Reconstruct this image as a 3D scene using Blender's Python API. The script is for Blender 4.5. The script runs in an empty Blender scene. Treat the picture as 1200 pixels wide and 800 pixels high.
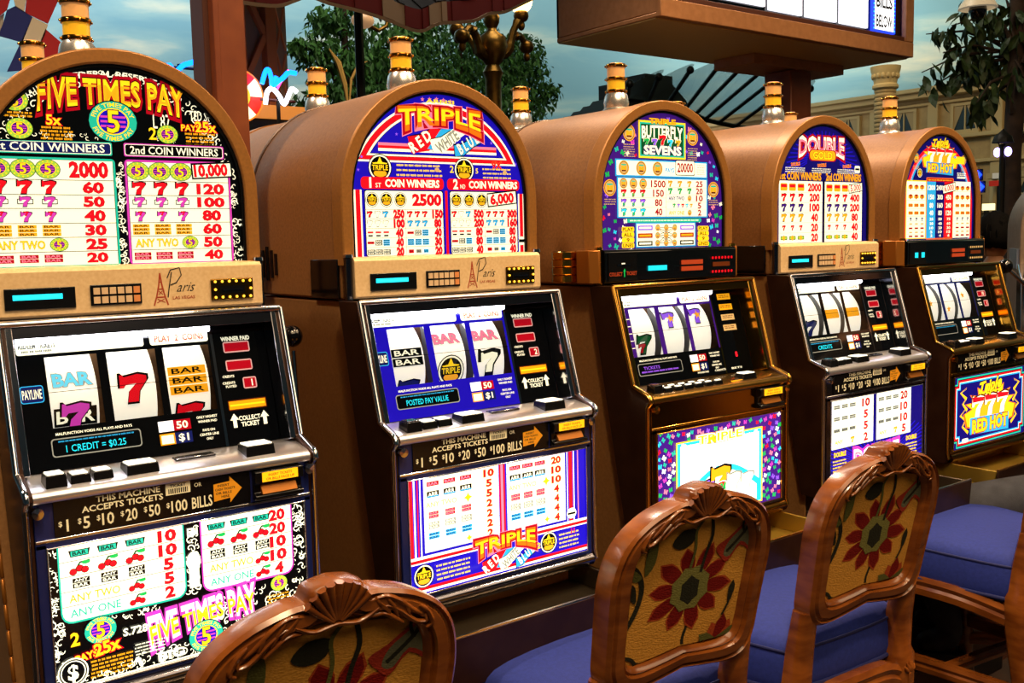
import bpy, bmesh, math, random
from mathutils import Vector, Matrix, Euler
random.seed(7)
C = bpy.context.scene.collection
D = bpy.data
PI = math.pi

# ------------------------------------------------------------------ camera, sky, lights, exposure
SC = bpy.context.scene
cam_d = D.cameras.new('camera'); cam = D.objects.new('camera', cam_d); C.objects.link(cam)
cam_d.sensor_width = 36; cam_d.lens = 36 * 1180.4 / 1200; cam_d.clip_end = 300
CR = Vector((.79426179, -.60715383, -.02263709)); CU = Vector((.07809901, .06507616, .9948194)); CF = Vector((.60253527, .79191497, -.09910561))
m3 = Matrix((CR, CU, -CF)).transposed()
cam.matrix_world = Matrix.Translation((0, 0, 1.5)) @ m3.to_4x4()
SC.camera = cam
SC.view_settings.view_transform = 'Standard'; SC.view_settings.look = 'None'
SC.view_settings.exposure = 0.0; SC.view_settings.gamma = 1; SC.view_settings.use_curve_mapping = False
try:
    SC.cycles.use_denoising = True; SC.cycles.max_bounces = 7; SC.cycles.transparent_max_bounces = 12
    SC.cycles.sample_clamp_indirect = 6
except Exception: pass
W = D.worlds.new('world'); SC.world = W; W.use_nodes = True
W.node_tree.nodes['Background'].inputs[0].default_value = (.035, .03, .03, 1)
W.node_tree.nodes['Background'].inputs[1].default_value = 1.0

def area(name, loc, size, power, col, rot=(0, 0, 0), sy=None):
    l = D.lights.new(name, 'AREA'); l.energy = power; l.color = col; l.size = size
    if sy: l.shape = 'RECTANGLE'; l.size_y = sy
    o = D.objects.new(name, l); C.objects.link(o); o.location = loc; o.rotation_euler = rot; return o
def spot(name, loc, tgt, power, col, ang=60, r=.08):
    l = D.lights.new(name, 'SPOT'); l.energy = power; l.color = col; l.spot_size = math.radians(ang); l.spot_blend = .5; l.shadow_soft_size = r
    o = D.objects.new(name, l); C.objects.link(o); o.location = loc
    o.rotation_euler = (Vector(tgt) - Vector(loc)).to_track_quat('-Z', 'Y').to_euler(); return o
# recessed warm downlights of the casino floor, plus added fill areas
spot('downlight', (.2, -.6, 5.2), (1.0, 1.5, 1.0), 520, (1, .72, .42), 70, .15)
area('aisle_fill', (.6, -1.6, 4.6), 3.2, 110, (1, .72, .42), (math.radians(22), 0, 0), 2.4)  # unseen warm fill added to brighten the cabinets and barrels
area('aisle_fill', (4.4, -.6, 4.6), 3.0, 90, (1, .70, .40), (math.radians(18), 0, 0), 2.4)  # second added fill, farther along the aisle
spot('downlight', (2.2, .2, 5.2), (2.2, 1.6, 1.0), 480, (1, .70, .40), 70, .15)
spot('downlight', (4.4, .8, 5.2), (3.4, 1.8, 1.0), 480, (1, .70, .40), 70, .15)
spot('downlight', (-1.2, 2.6, 5.0), (1.2, 2.0, 1.6), 420, (1, .78, .55), 60, .15)
spot('downlight', (2.4, 4.2, 5.0), (1.8, 2.0, 1.6), 300, (1, .80, .60), 60, .15)
area('street_fill', (4.5, 5.0, 6.5), 2.5, 190, (1, .9, .72), (math.radians(42), 0, math.radians(-15)), 2.5)  # unseen wash added to lift the dark street trees
# cove lamps that wash the painted vault and the facade
for _k in range(6):
    _a = math.radians(100 - 21 * _k)
    _R = 27 if _k < 3 else 36; area('cove_light', (2 + _R * math.cos(_a), 2 + _R * math.sin(_a), 3.0 if _k < 3 else 5.9), 9, (1900, 1900, 1450, 800, 600, 600)[_k], (.95, .97, 1.0) if _k < 2 else ((1, .93, .8) if _k < 4 else (1, .82, .55)), (PI - .5 * math.sin(_a), .5 * math.cos(_a), 0), 9)
area('cove_light', (26, 9, 6.6), 2.0, 380, (1, .72, .36), (PI, 0, 0), 16)
area('facade_light', (20, 9, 7.5), 2, 330, (1, .76, .42), (0, math.radians(-62), 0), 14)

# ------------------------------------------------------------------ materials
def lin(c):
    if isinstance(c, str): c = tuple(int(c[i:i + 2], 16) / 255 for i in (0, 2, 4))
    return tuple(((v + .055) / 1.055) ** 2.4 if v > .04045 else v / 12.92 for v in c) + (1,)
MATS = {}
def mat(name, col, rough=.5, metal=0., noise=None, scale=8., bump=0., emit=0., coat=0., wave=None, mix=None, bscale=None, spec=None, aniso=0):
    if name in MATS: return MATS[name]
    m = D.materials.new(name); m.use_nodes = True; nt = m.node_tree; b = nt.nodes['Principled BSDF']; L = nt.links
    col = lin(col)
    b.inputs['Base Color'].default_value = col; b.inputs['Roughness'].default_value = rough; b.inputs['Metallic'].default_value = metal
    if coat: b.inputs['Coat Weight'].default_value = coat; b.inputs['Coat Roughness'].default_value = .08
    if spec is not None: b.inputs['Specular IOR Level'].default_value = spec
    if emit: b.inputs['Emission Color'].default_value = col; b.inputs['Emission Strength'].default_value = emit
    if noise or bump:
        tc = nt.nodes.new('ShaderNodeTexCoord'); n = nt.nodes.new('ShaderNodeTexNoise'); n.inputs['Scale'].default_value = scale; n.inputs['Detail'].default_value = 6
        L.new(tc.outputs['Object'], n.inputs['Vector'])
        if noise:
            r = nt.nodes.new('ShaderNodeValToRGB'); r.color_ramp.elements[0].position = .32; r.color_ramp.elements[1].position = .68
            r.color_ramp.elements[0].color = lin(noise); r.color_ramp.elements[1].color = col
            L.new(n.outputs['Fac'], r.inputs['Fac']); L.new(r.outputs['Color'], b.inputs['Base Color'])
        if bump:
            n2 = n
            if bscale:
                n2 = nt.nodes.new('ShaderNodeTexNoise'); n2.inputs['Scale'].default_value = bscale; L.new(tc.outputs['Object'], n2.inputs['Vector'])
            bp = nt.nodes.new('ShaderNodeBump'); bp.inputs['Strength'].default_value = bump; bp.inputs['Distance'].default_value = .002
            L.new(n2.outputs['Fac'], bp.inputs['Height']); L.new(bp.outputs['Normal'], b.inputs['Normal'])
    MATS[name] = m; return m

def wood(name, dark, light, rough=.28, sc=(3, 3, 30)):
    m = mat(name, light, rough, coat=.35); nt = m.node_tree; L = nt.links; b = nt.nodes['Principled BSDF']
    tc = nt.nodes.new('ShaderNodeTexCoord'); mp = nt.nodes.new('ShaderNodeMapping'); mp.inputs['Scale'].default_value = sc
    n = nt.nodes.new('ShaderNodeTexNoise'); n.inputs['Scale'].default_value = 3; n.inputs['Detail'].default_value = 8
    r = nt.nodes.new('ShaderNodeValToRGB'); r.color_ramp.elements[0].position = .3; r.color_ramp.elements[1].position = .72
    r.color_ramp.elements[0].color = lin(dark); r.color_ramp.elements[1].color = lin(light)
    L.new(tc.outputs['Object'], mp.inputs[0]); L.new(mp.outputs[0], n.inputs['Vector']); L.new(n.outputs['Fac'], r.inputs['Fac']); L.new(r.outputs['Color'], b.inputs['Base Color'])
    return m

PAL = dict(white='ffffff', cream='fffbd8', red='d8101c', dred='a00818', black='050505', yellow='ffd21a', gold='f2a418', blue='1a0ea8', dblue='120a5e',
           purple='3a1470', mag='c83aa8', pink='f27890', teal='20b090', green='18a848', cyan='28c8e8', sky='2aa0d8', orange='f06a10', grey='88887a',
           navy='141a50', lime='98c23c', violet='8a50e0', brown='5a2408', rust='a03818', led='ff2030', lcd='20d8f0', amber='ff9a10', dgreen='0c4a20', tan='c8a060', silver='cfd4e4', pinkish='c89890')
LEV = dict(t=1.0, b=1.75, r=1.3, d=.8, x=0)
def ink(col, lev):
    key = 'ink_%s_%s' % (col, lev)
    if key in MATS: return MATS[key]
    m = D.materials.new('print_' + col); m.use_nodes = True; b = m.node_tree.nodes['Principled BSDF']
    c = lin(PAL[col]); b.inputs['Base Color'].default_value = c
    b.inputs['Roughness'].default_value = .12 if lev != 'x' else .6
    if LEV[lev]:
        b.inputs['Base Color'].default_value = tuple(v * .5 for v in c[:3]) + (1,)
        b.inputs['Emission Color'].default_value = c; b.inputs['Emission Strength'].default_value = LEV[lev]
        if col not in ('white', 'cream', 'purple', 'blue', 'cyan'): m.cycles.emission_sampling = 'NONE'
    MATS[key] = m; return m

barrel_m = mat('bronze_laminate', '9a6a3c', .42, .25, noise='865a30', scale=150, bump=.12, bscale=220)
rim_m = mat('bronze_trim', 'a06a30', .4, .25, noise='90602c', scale=180)
cab_m = mat('brown_laminate', '94683a', .5, .1, noise='865c30', scale=160, bump=.1, bscale=200)
darkside_m = mat('dark_brown_metal', '3c2418', .33, .4, noise='30190f', scale=20)
chrome = mat('chrome', 'd4d4dc', .1, 1.)
dchrome = mat('smoked_chrome', '6c6c78', .14, 1.)
gold = mat('polished_gold', 'e0a848', .14, 1.)
dgold = mat('dark_gold', '8a6428', .2, 1.)
brassring = mat('lamp_brass', 'b07828', .2, 1.)
deckc = mat('brushed_chrome_deck', 'e2e2ec', .3, .9, bump=.15, bscale=60)
deckg = mat('brushed_gold_deck', 'a8803c', .2, .95, bump=.15, bscale=60)
blue_m = mat('blue_enamel', '20307c', .3, .5, coat=.4)
black_m = mat('black_plastic', '0a0a0c', .25)
blackg = mat('black_gloss', '060608', .08, coat=.6)
beige_m = mat('brushed_beige', 'e8c898', .45, .1, noise='dcb886', scale=160)
copper_m = mat('copper_panel', 'b4702c', .3, .6)
cap_w = mat('lit_button_cap', 'fffff0', .3, emit=.9)
tray_m = mat('tray_metal', '6a5e4c', .3, .9)
traygold = mat('tray_gold', 'b8963c', .35, .75)
lampy = mat('lamp_yellow', 'e0a824', .2, emit=.42)
lampc = mat('lamp_cream', 'd8a060', .2, emit=.26)
tube_m = mat('fluorescent_tube', 'f4f6ff', .4, emit=11.)
slot_m = mat('lit_slot', 'ffb414', .3, emit=1.0)
reel_m = mat('reel_paper', 'f6f2e0', .5, emit=.75)
clear = D.materials.new('clear_glass'); clear.use_nodes = True
_nt = clear.node_tree; _nt.nodes.clear()
_o = _nt.nodes.new('ShaderNodeOutputMaterial'); _mx = _nt.nodes.new('ShaderNodeMixShader'); _t = _nt.nodes.new('ShaderNodeBsdfTransparent'); _g = _nt.nodes.new('ShaderNodeBsdfGlossy'); _f = _nt.nodes.new('ShaderNodeFresnel')
_g.inputs['Roughness'].default_value = .03; _f.inputs[0].default_value = 1.45
_nt.links.new(_f.outputs[0], _mx.inputs[0]); _nt.links.new(_t.outputs[0], _mx.inputs[1]); _nt.links.new(_g.outputs[0], _mx.inputs[2]); _nt.links.new(_mx.outputs[0], _o.inputs[0])

# ------------------------------------------------------------------ mesh builder
class MB:
    def __init__(s): s.v = []; s.f = []; s.mi = []; s.mats = []
    def m(s, mt):
        if mt not in s.mats: s.mats.append(mt)
        return s.mats.index(mt)
    def add(s, vs, fs, mt):
        o = len(s.v); s.v += [tuple(p) for p in vs]; k = s.m(mt)
        for f in fs: s.f.append(tuple(i + o for i in f)); s.mi.append(k)
    def box(s, x0, x1, y0, y1, z0, z1, mt):
        s.add([(x, y, z) for x in (x0, x1) for y in (y0, y1) for z in (z0, z1)], [(0, 1, 3, 2), (4, 6, 7, 5), (0, 4, 5, 1), (2, 3, 7, 6), (0, 2, 6, 4), (1, 5, 7, 3)], mt)
    def prism(s, poly, a0, a1, mt, axis='x', caps=True):   # poly in the other two coordinates, in order
        def P(a, q):
            return (a, q[0], q[1]) if axis == 'x' else ((q[0], a, q[1]) if axis == 'y' else (q[0], q[1], a))
        n = len(poly); vs = [P(a0, q) for q in poly] + [P(a1, q) for q in poly]
        fs = [(i, (i + 1) % n, n + (i + 1) % n, n + i) for i in range(n)]
        if caps: fs += [tuple(range(n))[::-1], tuple(range(n, 2 * n))]
        s.add(vs, fs, mt)
    def tube(s, pts, r, mt, n=8, cap=True, closed=False):
        pts = [Vector(p) for p in pts]; N = len(pts); rr = r if isinstance(r, (list, tuple)) else [r] * N
        vs = []; up = None
        for i, p in enumerate(pts):
            a = pts[(i - 1) % N] if (i or closed) else p; b = pts[(i + 1) % N] if (i < N - 1 or closed) else p
            t = (b - a).normalized()
            if up is None: up = Vector((0, 0, 1)) if abs(t.z) < .9 else Vector((1, 0, 0))
            u = t.cross(up).normalized(); w = u.cross(t).normalized(); up = w
            vs += [p + (u * math.cos(2 * PI * k / n) + w * math.sin(2 * PI * k / n)) * rr[i] for k in range(n)]
        fs = []
        for i in range(N if closed else N - 1):
            j = (i + 1) % N
            for k in range(n): fs.append((i * n + k, i * n + (k + 1) % n, j * n + (k + 1) % n, j * n + k))
        if cap and not closed: fs += [tuple(range(n))[::-1], tuple(range((N - 1) * n, N * n))]
        s.add(vs, fs, mt)
    def lathe(s, prof, c, mt, n=20, axis='z', ang=2 * PI, a0=0):
        vs = []; full = abs(ang - 2 * PI) < 1e-6; M = n if full else n + 1
        for (r, h) in prof:
            for k in range(M):
                a = a0 + ang * k / n; x, y = r * math.cos(a), r * math.sin(a)
                q = (x, y, h) if axis == 'z' else ((h, x, y) if axis == 'x' else (x, h, y))
                vs.append((q[0] + c[0], q[1] + c[1], q[2] + c[2]))
        fs = []
        for i in range(len(prof) - 1):
            for k in range(n):
                k2 = (k + 1) % M
                fs.append((i * M + k, i * M + k2, (i + 1) * M + k2, (i + 1) * M + k))
        s.add(vs, fs, mt)
    def sphere(s, c, r, mt, n=16, sc=(1, 1, 1)):
        prof = [(max(1e-4, math.sin(PI * i / 10)), -math.cos(PI * i / 10)) for i in range(11)]
        o = len(s.v); s.lathe(prof, (0, 0, 0), mt, n)
        for i in range(o, len(s.v)):
            p = s.v[i]; s.v[i] = (c[0] + p[0] * r * sc[0], c[1] + p[1] * r * sc[1], c[2] + p[2] * r * sc[2])
    def build(s, name, parent=None, smooth=40, bevel=0, seg=2):
        me = D.meshes.new(name); me.from_pydata(s.v, [], s.f)
        for mt in s.mats: me.materials.append(mt)
        me.polygons.foreach_set('material_index', s.mi)
        bm = bmesh.new(); bm.from_mesh(me); bmesh.ops.recalc_face_normals(bm, faces=bm.faces); bm.to_mesh(me); bm.free()
        if smooth: me.polygons.foreach_set('use_smooth', [True] * len(me.polygons)); me.set_sharp_from_angle(angle=math.radians(smooth))
        o = D.objects.new(name, me); C.objects.link(o)
        if parent: o.parent = parent
        if bevel:
            b = o.modifiers.new('bevel', 'BEVEL'); b.width = bevel; b.segments = seg; b.limit_method = 'ANGLE'; b.angle_limit = math.radians(40)
        return o

def tag(o, label=None, cat=None, group=None, kind=None):
    if label: o['label'] = label
    if cat: o['category'] = cat
    if group: o['group'] = group
    if kind: o['kind'] = kind
    return o
def thing(name, label, cat, loc=(0, 0, 0), rz=0, group=None):
    o = D.objects.new(name, None); C.objects.link(o); o.location = loc; o.rotation_euler = (0, 0, rz); o.empty_display_size = .1
    return tag(o, label, cat, group)
def copy_tree(o, parent=None):
    c = o.copy(); C.objects.link(c)
    if parent: c.parent = parent
    for ch in list(o.children): copy_tree(ch, c)
    return c

# ------------------------------------------------------------------ flat print on glass and cloth
TCACHE = {}
def text_mesh(st, off, shear=0):
    k = (st, off, shear)
    if k in TCACHE: return TCACHE[k]
    cu = D.curves.new('t', 'FONT'); cu.body = st; cu.resolution_u = 2; cu.offset = off; cu.shear = shear; cu.align_x = 'CENTER'
    ob = D.objects.new('t', cu); me = ob.to_mesh()
    r = ([(v.co.x, v.co.y) for v in me.vertices], [tuple(p.vertices) for p in me.polygons])
    ob.to_mesh_clear(); D.objects.remove(ob); D.curves.remove(cu); TCACHE[k] = r; return r
_h = text_mesh('H', 0); CAP = max(p[1] for p in _h[0])

class Art:
    """flat print; coordinates in units, unit metres each, z a hair per layer"""
    def __init__(s, unit, lev, dz=1.6e-5): s.u = unit; s.lev = lev; s.z = 0; s.dz = dz; s.v = []; s.f = []; s.mi = []; s.mats = []; s.clip = None; s.raw = False
    def _add(s, pts, fs, col):
        mt = ink(col, s.lev) if isinstance(col, str) else col
        if mt not in s.mats: s.mats.append(mt)
        k = s.mats.index(mt); o = len(s.v); s.z += s.dz
        if s.clip: pts = [s.clip(p[0], p[1]) for p in pts]
        s.v += [(p[0] * s.u, p[1] * s.u, s.z) for p in pts]
        for f in fs: s.f.append(tuple(i + o for i in f)); s.mi.append(k)
    def poly(s, pts, col): s._add(pts, [tuple(range(len(pts)))], col)
    def rect(s, x0, y0, x1, y1, col): s.poly([(x0, y0), (x1, y0), (x1, y1), (x0, y1)], col)
    def rr(s, x0, y0, x1, y1, r, col):
        p = []
        for (cx, cy, a) in ((x1 - r, y0 + r, -PI / 2), (x1 - r, y1 - r, 0), (x0 + r, y1 - r, PI / 2), (x0 + r, y0 + r, PI)):
            p += [(cx + r * math.cos(a + PI / 8 * k), cy + r * math.sin(a + PI / 8 * k)) for k in range(5)]
        s.poly(p, col)
    def frame(s, x0, y0, x1, y1, r, w, c1, c2): s.rr(x0, y0, x1, y1, r, c1); s.rr(x0 + w, y0 + w, x1 - w, y1 - w, max(.2, r - w), c2)
    def ell(s, cx, cy, rx, ry, col, n=20): s.poly([(cx + rx * math.cos(2 * PI * k / n), cy + ry * math.sin(2 * PI * k / n)) for k in range(n)], col)
    def star(s, cx, cy, r, col, n=5, q=.4, rot=PI / 2): s.poly([(cx + (r if k % 2 == 0 else r * q) * math.cos(rot + PI * k / n), cy + (r if k % 2 == 0 else r * q) * math.sin(rot + PI * k / n)) for k in range(2 * n)], col)
    def line(s, pts, w, col, taper=False):
        n = len(pts); L = []; R = []
        for i, p in enumerate(pts):
            a = pts[max(0, i - 1)]; b = pts[min(n - 1, i + 1)]; dx, dy = b[0] - a[0], b[1] - a[1]; l = math.hypot(dx, dy) or 1
            ww = w / 2 * ((1 - i / (n - 1)) * .9 + .1 if taper else 1)
            L.append((p[0] - dy / l * ww, p[1] + dx / l * ww)); R.append((p[0] + dy / l * ww, p[1] - dx / l * ww))
        s._add(L + R, [(i, i + 1, n + i + 1, n + i) for i in range(n - 1)], col)
    def text(s, st, cx, cy, h, col, w=None, off=.012, out=None, ow=.035, warp=None, shear=0, rot=0, _in=False):
        if 0 < off < .1 and not _in: off *= .6
        if len(st) == 1 and st in '1I': w = None
        if out: s.text(st, cx, cy, h, out, w, off + ow * .8, None, 0, warp, shear, rot, True)
        pts, fs = text_mesh(st, off, shear)
        if not pts: return
        base, _ = text_mesh(st, .012, shear)
        xs = [p[0] for p in base]; x0, x1 = min(xs), max(xs); k = h / CAP; kx = w / (x1 - x0) if w else k; mx = (x0 + x1) / 2
        q = [((p[0] - mx) * kx, (p[1] - CAP / 2) * k) for p in pts]
        if warp: q = [warp(x, y) for x, y in q]
        if rot: c, sn = math.cos(rot), math.sin(rot); q = [(x * c - y * sn, x * sn + y * c) for x, y in q]
        s._add([(x + cx, y + cy) for x, y in q], fs, col)
    def seven(s, cx, cy, h, col, out='black', o=.1):
        P = [(-.52, .5), (-.42, .5), (-.34, .42), (.2, .5), (.55, .42), (.55, .26), (.22, -.12), (.14, -.5), (-.28, -.5), (-.18, -.1), (.12, .16), (-.28, .14), (-.38, .02), (-.54, .02)]
        if out: s.poly([(cx + x * h * .95 * 1.16, cy + y * h * 1.16) for x, y in P], out)
        s.poly([(cx + x * h * .95, cy + y * h) for x, y in P], col)
    def butterfly(s, x, y, r, col, a=0):
        for sx in (1, -1):
            P = [(0, 0), (.3 * sx, .9), (1 * sx, .8), (.8 * sx, .1), (.9 * sx, -.6), (.35 * sx, -.8), (0, -.2)]
            c, n = math.cos(a), math.sin(a)
            s.poly([(x + r * (p * c - q * n), y + r * (p * n + q * c)) for p, q in P], col)
    def badge5(s, x, y, rx, ry, big=False):
        s.ell(x, y, rx, ry, 'black'); s.ell(x, y, rx * .95, ry * .95, 'lime' if not big else 'teal'); s.ell(x, y, rx * .64, ry * .64, 'yellow'); s.ell(x, y, rx * .58, ry * .58, 'blue' if big else 'purple')
        for k in (-1, 0, 1): s.rect(x - rx * .5, y + k * ry * .22 - ry * .05, x + rx * .5, y + k * ry * .22 + ry * .05, 'mag')
        s.text('5', x, y, ry * 1.0, 'yellow', w=rx * .5, off=.03, out='black', ow=.03)
        if big:
            def ring(sg):
                def f(px, py):
                    a = sg * (PI / 2) - px / (rx * .8); rr_ = (py if sg > 0 else -py)
                    if sg < 0: a = -PI / 2 + px / (rx * .8)
                    return ((rx * .8 + rr_) * math.cos(a), (ry * .8 + rr_) * math.sin(a))
                return f
            s.text('FIVE TIMES PAY', x, y, ry * .2, 'yellow', w=rx * 2.1, warp=ring(1), off=.02)
            s.text('FIVE TIMES PAY', x, y, ry * .2, 'yellow', w=rx * 1.9, warp=ring(-1), off=.02)
        else:
            for k in range(14):
                a = 2 * PI * k / 14 + .2; s.rect(x + rx * .8 * math.cos(a) - rx * .05, y + ry * .8 * math.sin(a) - ry * .07, x + rx * .8 * math.cos(a) + rx * .05, y + ry * .8 * math.sin(a) + ry * .07, 'yellow')
    def triple(s, x, y, r):
        s.ell(x, y, r, r, 'black'); s.ell(x, y, r * .93, r * .93, 'cream'); s.ell(x, y, r * .82, r * .82, 'black')
        s.star(x, y + r * .12, r * .68, 'yellow', q=.5); s.ell(x, y - r * .42, r * .55, r * .26, 'gold'); s.rr(x - r * .78, y - r * .26, x + r * .78, y + r * .26, r * .12, 'black'); s.text('TRIPLE', x, y, r * .36, 'yellow', w=r * 1.35, off=.03)
    def cherries(s, x, y, r):
        s.line([(x - r * .7, y - r * .2), (x, y + r * .8), (x + r * 1.5, y + r * .9)], r * .3, 'dgreen'); s.ell(x + r * .9, y + r * .7, r * .7, r * .3, 'green', 8)
        for dx, dy in ((-1.1, -.5), (-.1, -.1), (.7, -.4)): s.ell(x + dx * r, y + dy * r, r * .62, r * .55, 'black', 10); s.ell(x + dx * r, y + dy * r, r * .52, r * .45, 'red', 10)
    def bar(s, x, y, w, h, bg='black', fg='cream', n=1, st='BAR'):
        for k in range(n):
            yy = y + h / 2 - h * (k + .5) / n; hh = h / n * .9
            s.rect(x - w / 2, yy - hh / 2, x + w / 2, yy + hh / 2, bg); s.text(st, x, yy, hh * .62, fg, w=w * .8, off=.03)
    def tiny(s, x0, x1, y, h, col, n=1, gap=None):      # small legal lines, as word-like dashes of print
        V = []; F = []; lw = max(.3, h * .62)
        for k in range(n):
            x = x0 + random.random() * .6; yy = y - k * (gap or h * 1.7)
            while x < x1 - lw * 2:
                for q in range(random.randint(2, 7)):
                    if x > x1 - lw: break
                    hh = h * random.choice((.5, .5, .42)); o = len(V); V += [(x, yy - hh), (x + lw * .7, yy - hh), (x + lw * .7, yy + hh), (x, yy + hh)]; F.append((o, o + 1, o + 2, o + 3)); x += lw
                x += lw * .9
        if V: s._add(V, F, col)
    def engrave(s, pts, col='cream', r=1.6):             # banknote scrollwork
        V = []; F = []
        for (x, y) in pts:
            a = random.uniform(0, 6.28); k = random.choice((-1, 1)); R = random.uniform(.5, 1) * r; o = len(V); w = R * .12
            for t in range(9):
                th = a + k * t * .62; q = R * t / 8
                V += [(x + (q - w) * math.cos(th), y + (q - w) * math.sin(th)), (x + (q + w) * math.cos(th), y + (q + w) * math.sin(th))]
            F += [(o + 2 * t, o + 2 * t + 1, o + 2 * t + 3, o + 2 * t + 2) for t in range(8)]
        s._add(V, F, col)
    def build(s, name, parent, origin, ux=(1, 0, 0), uy=(0, 0, 1), back=None, thick=.003):
        """origin: centre bottom of the print; back: (x0,y0,x1,y1) outline poly of the pane body"""
        if back:
            o = len(s.v); n = len(back)
            if black_m not in s.mats: s.mats.append(black_m)
            k = s.mats.index(black_m)
            s.v += [(p[0] * s.u, p[1] * s.u, 0) for p in back] + [(p[0] * s.u, p[1] * s.u, -thick) for p in back]
            for i in range(n): s.f.append((o + i, o + n + i, o + n + (i + 1) % n, o + (i + 1) % n)); s.mi.append(k)
            s.f.append(tuple(o + n + i for i in range(n))[::-1]); s.mi.append(k)
        me = D.meshes.new(name); me.from_pydata(s.v, [], s.f)
        for mt in s.mats: me.materials.append(mt)
        me.polygons.foreach_set('material_index', s.mi)
        ob = D.objects.new(name, me); C.objects.link(ob); ob.parent = parent
        X = Vector(ux).normalized(); Y = Vector(uy).normalized(); Z = X.cross(Y)
        M = Matrix((X, Y, Z)).transposed().to_4x4(); M.translation = Vector(origin); ob.matrix_basis = M
        return ob
def clip_rect(x, y): return (min(100, max(0, x)), min(50.2, max(0, y)))
def clip_arch(x, y):
    x = min(100, max(0, x)); y = max(0, y)
    if y > 27:
        d = math.hypot(x - 50, y - 27)
        if d > 50: x = 50 + (x - 50) * 50 / d; y = 27 + (y - 27) * 50 / d
    return (x, y)
def archpts(hw=50, v0=27, n=28):
    return [(-hw + 50, 0), (hw + 50, 0)] + [(50 + hw * math.cos(PI * k / n), v0 + hw * math.sin(PI * k / n)) for k in range(n + 1)]

# ------------------------------------------------------------------ the printed glasses
U_T = .43 / 100; U_B = .45 / 100
def arched(h0, k, wd):   # letters taller towards both ends, on a bow
    return lambda x, y: (x, y * (h0 + k * (x / wd) ** 2) - .0 * x)
def bow(amp, wd, stretch=0.):
    return lambda x, y: (x, y * (1 + stretch * (x / wd) ** 2) - amp * (x / wd) ** 2)

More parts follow.
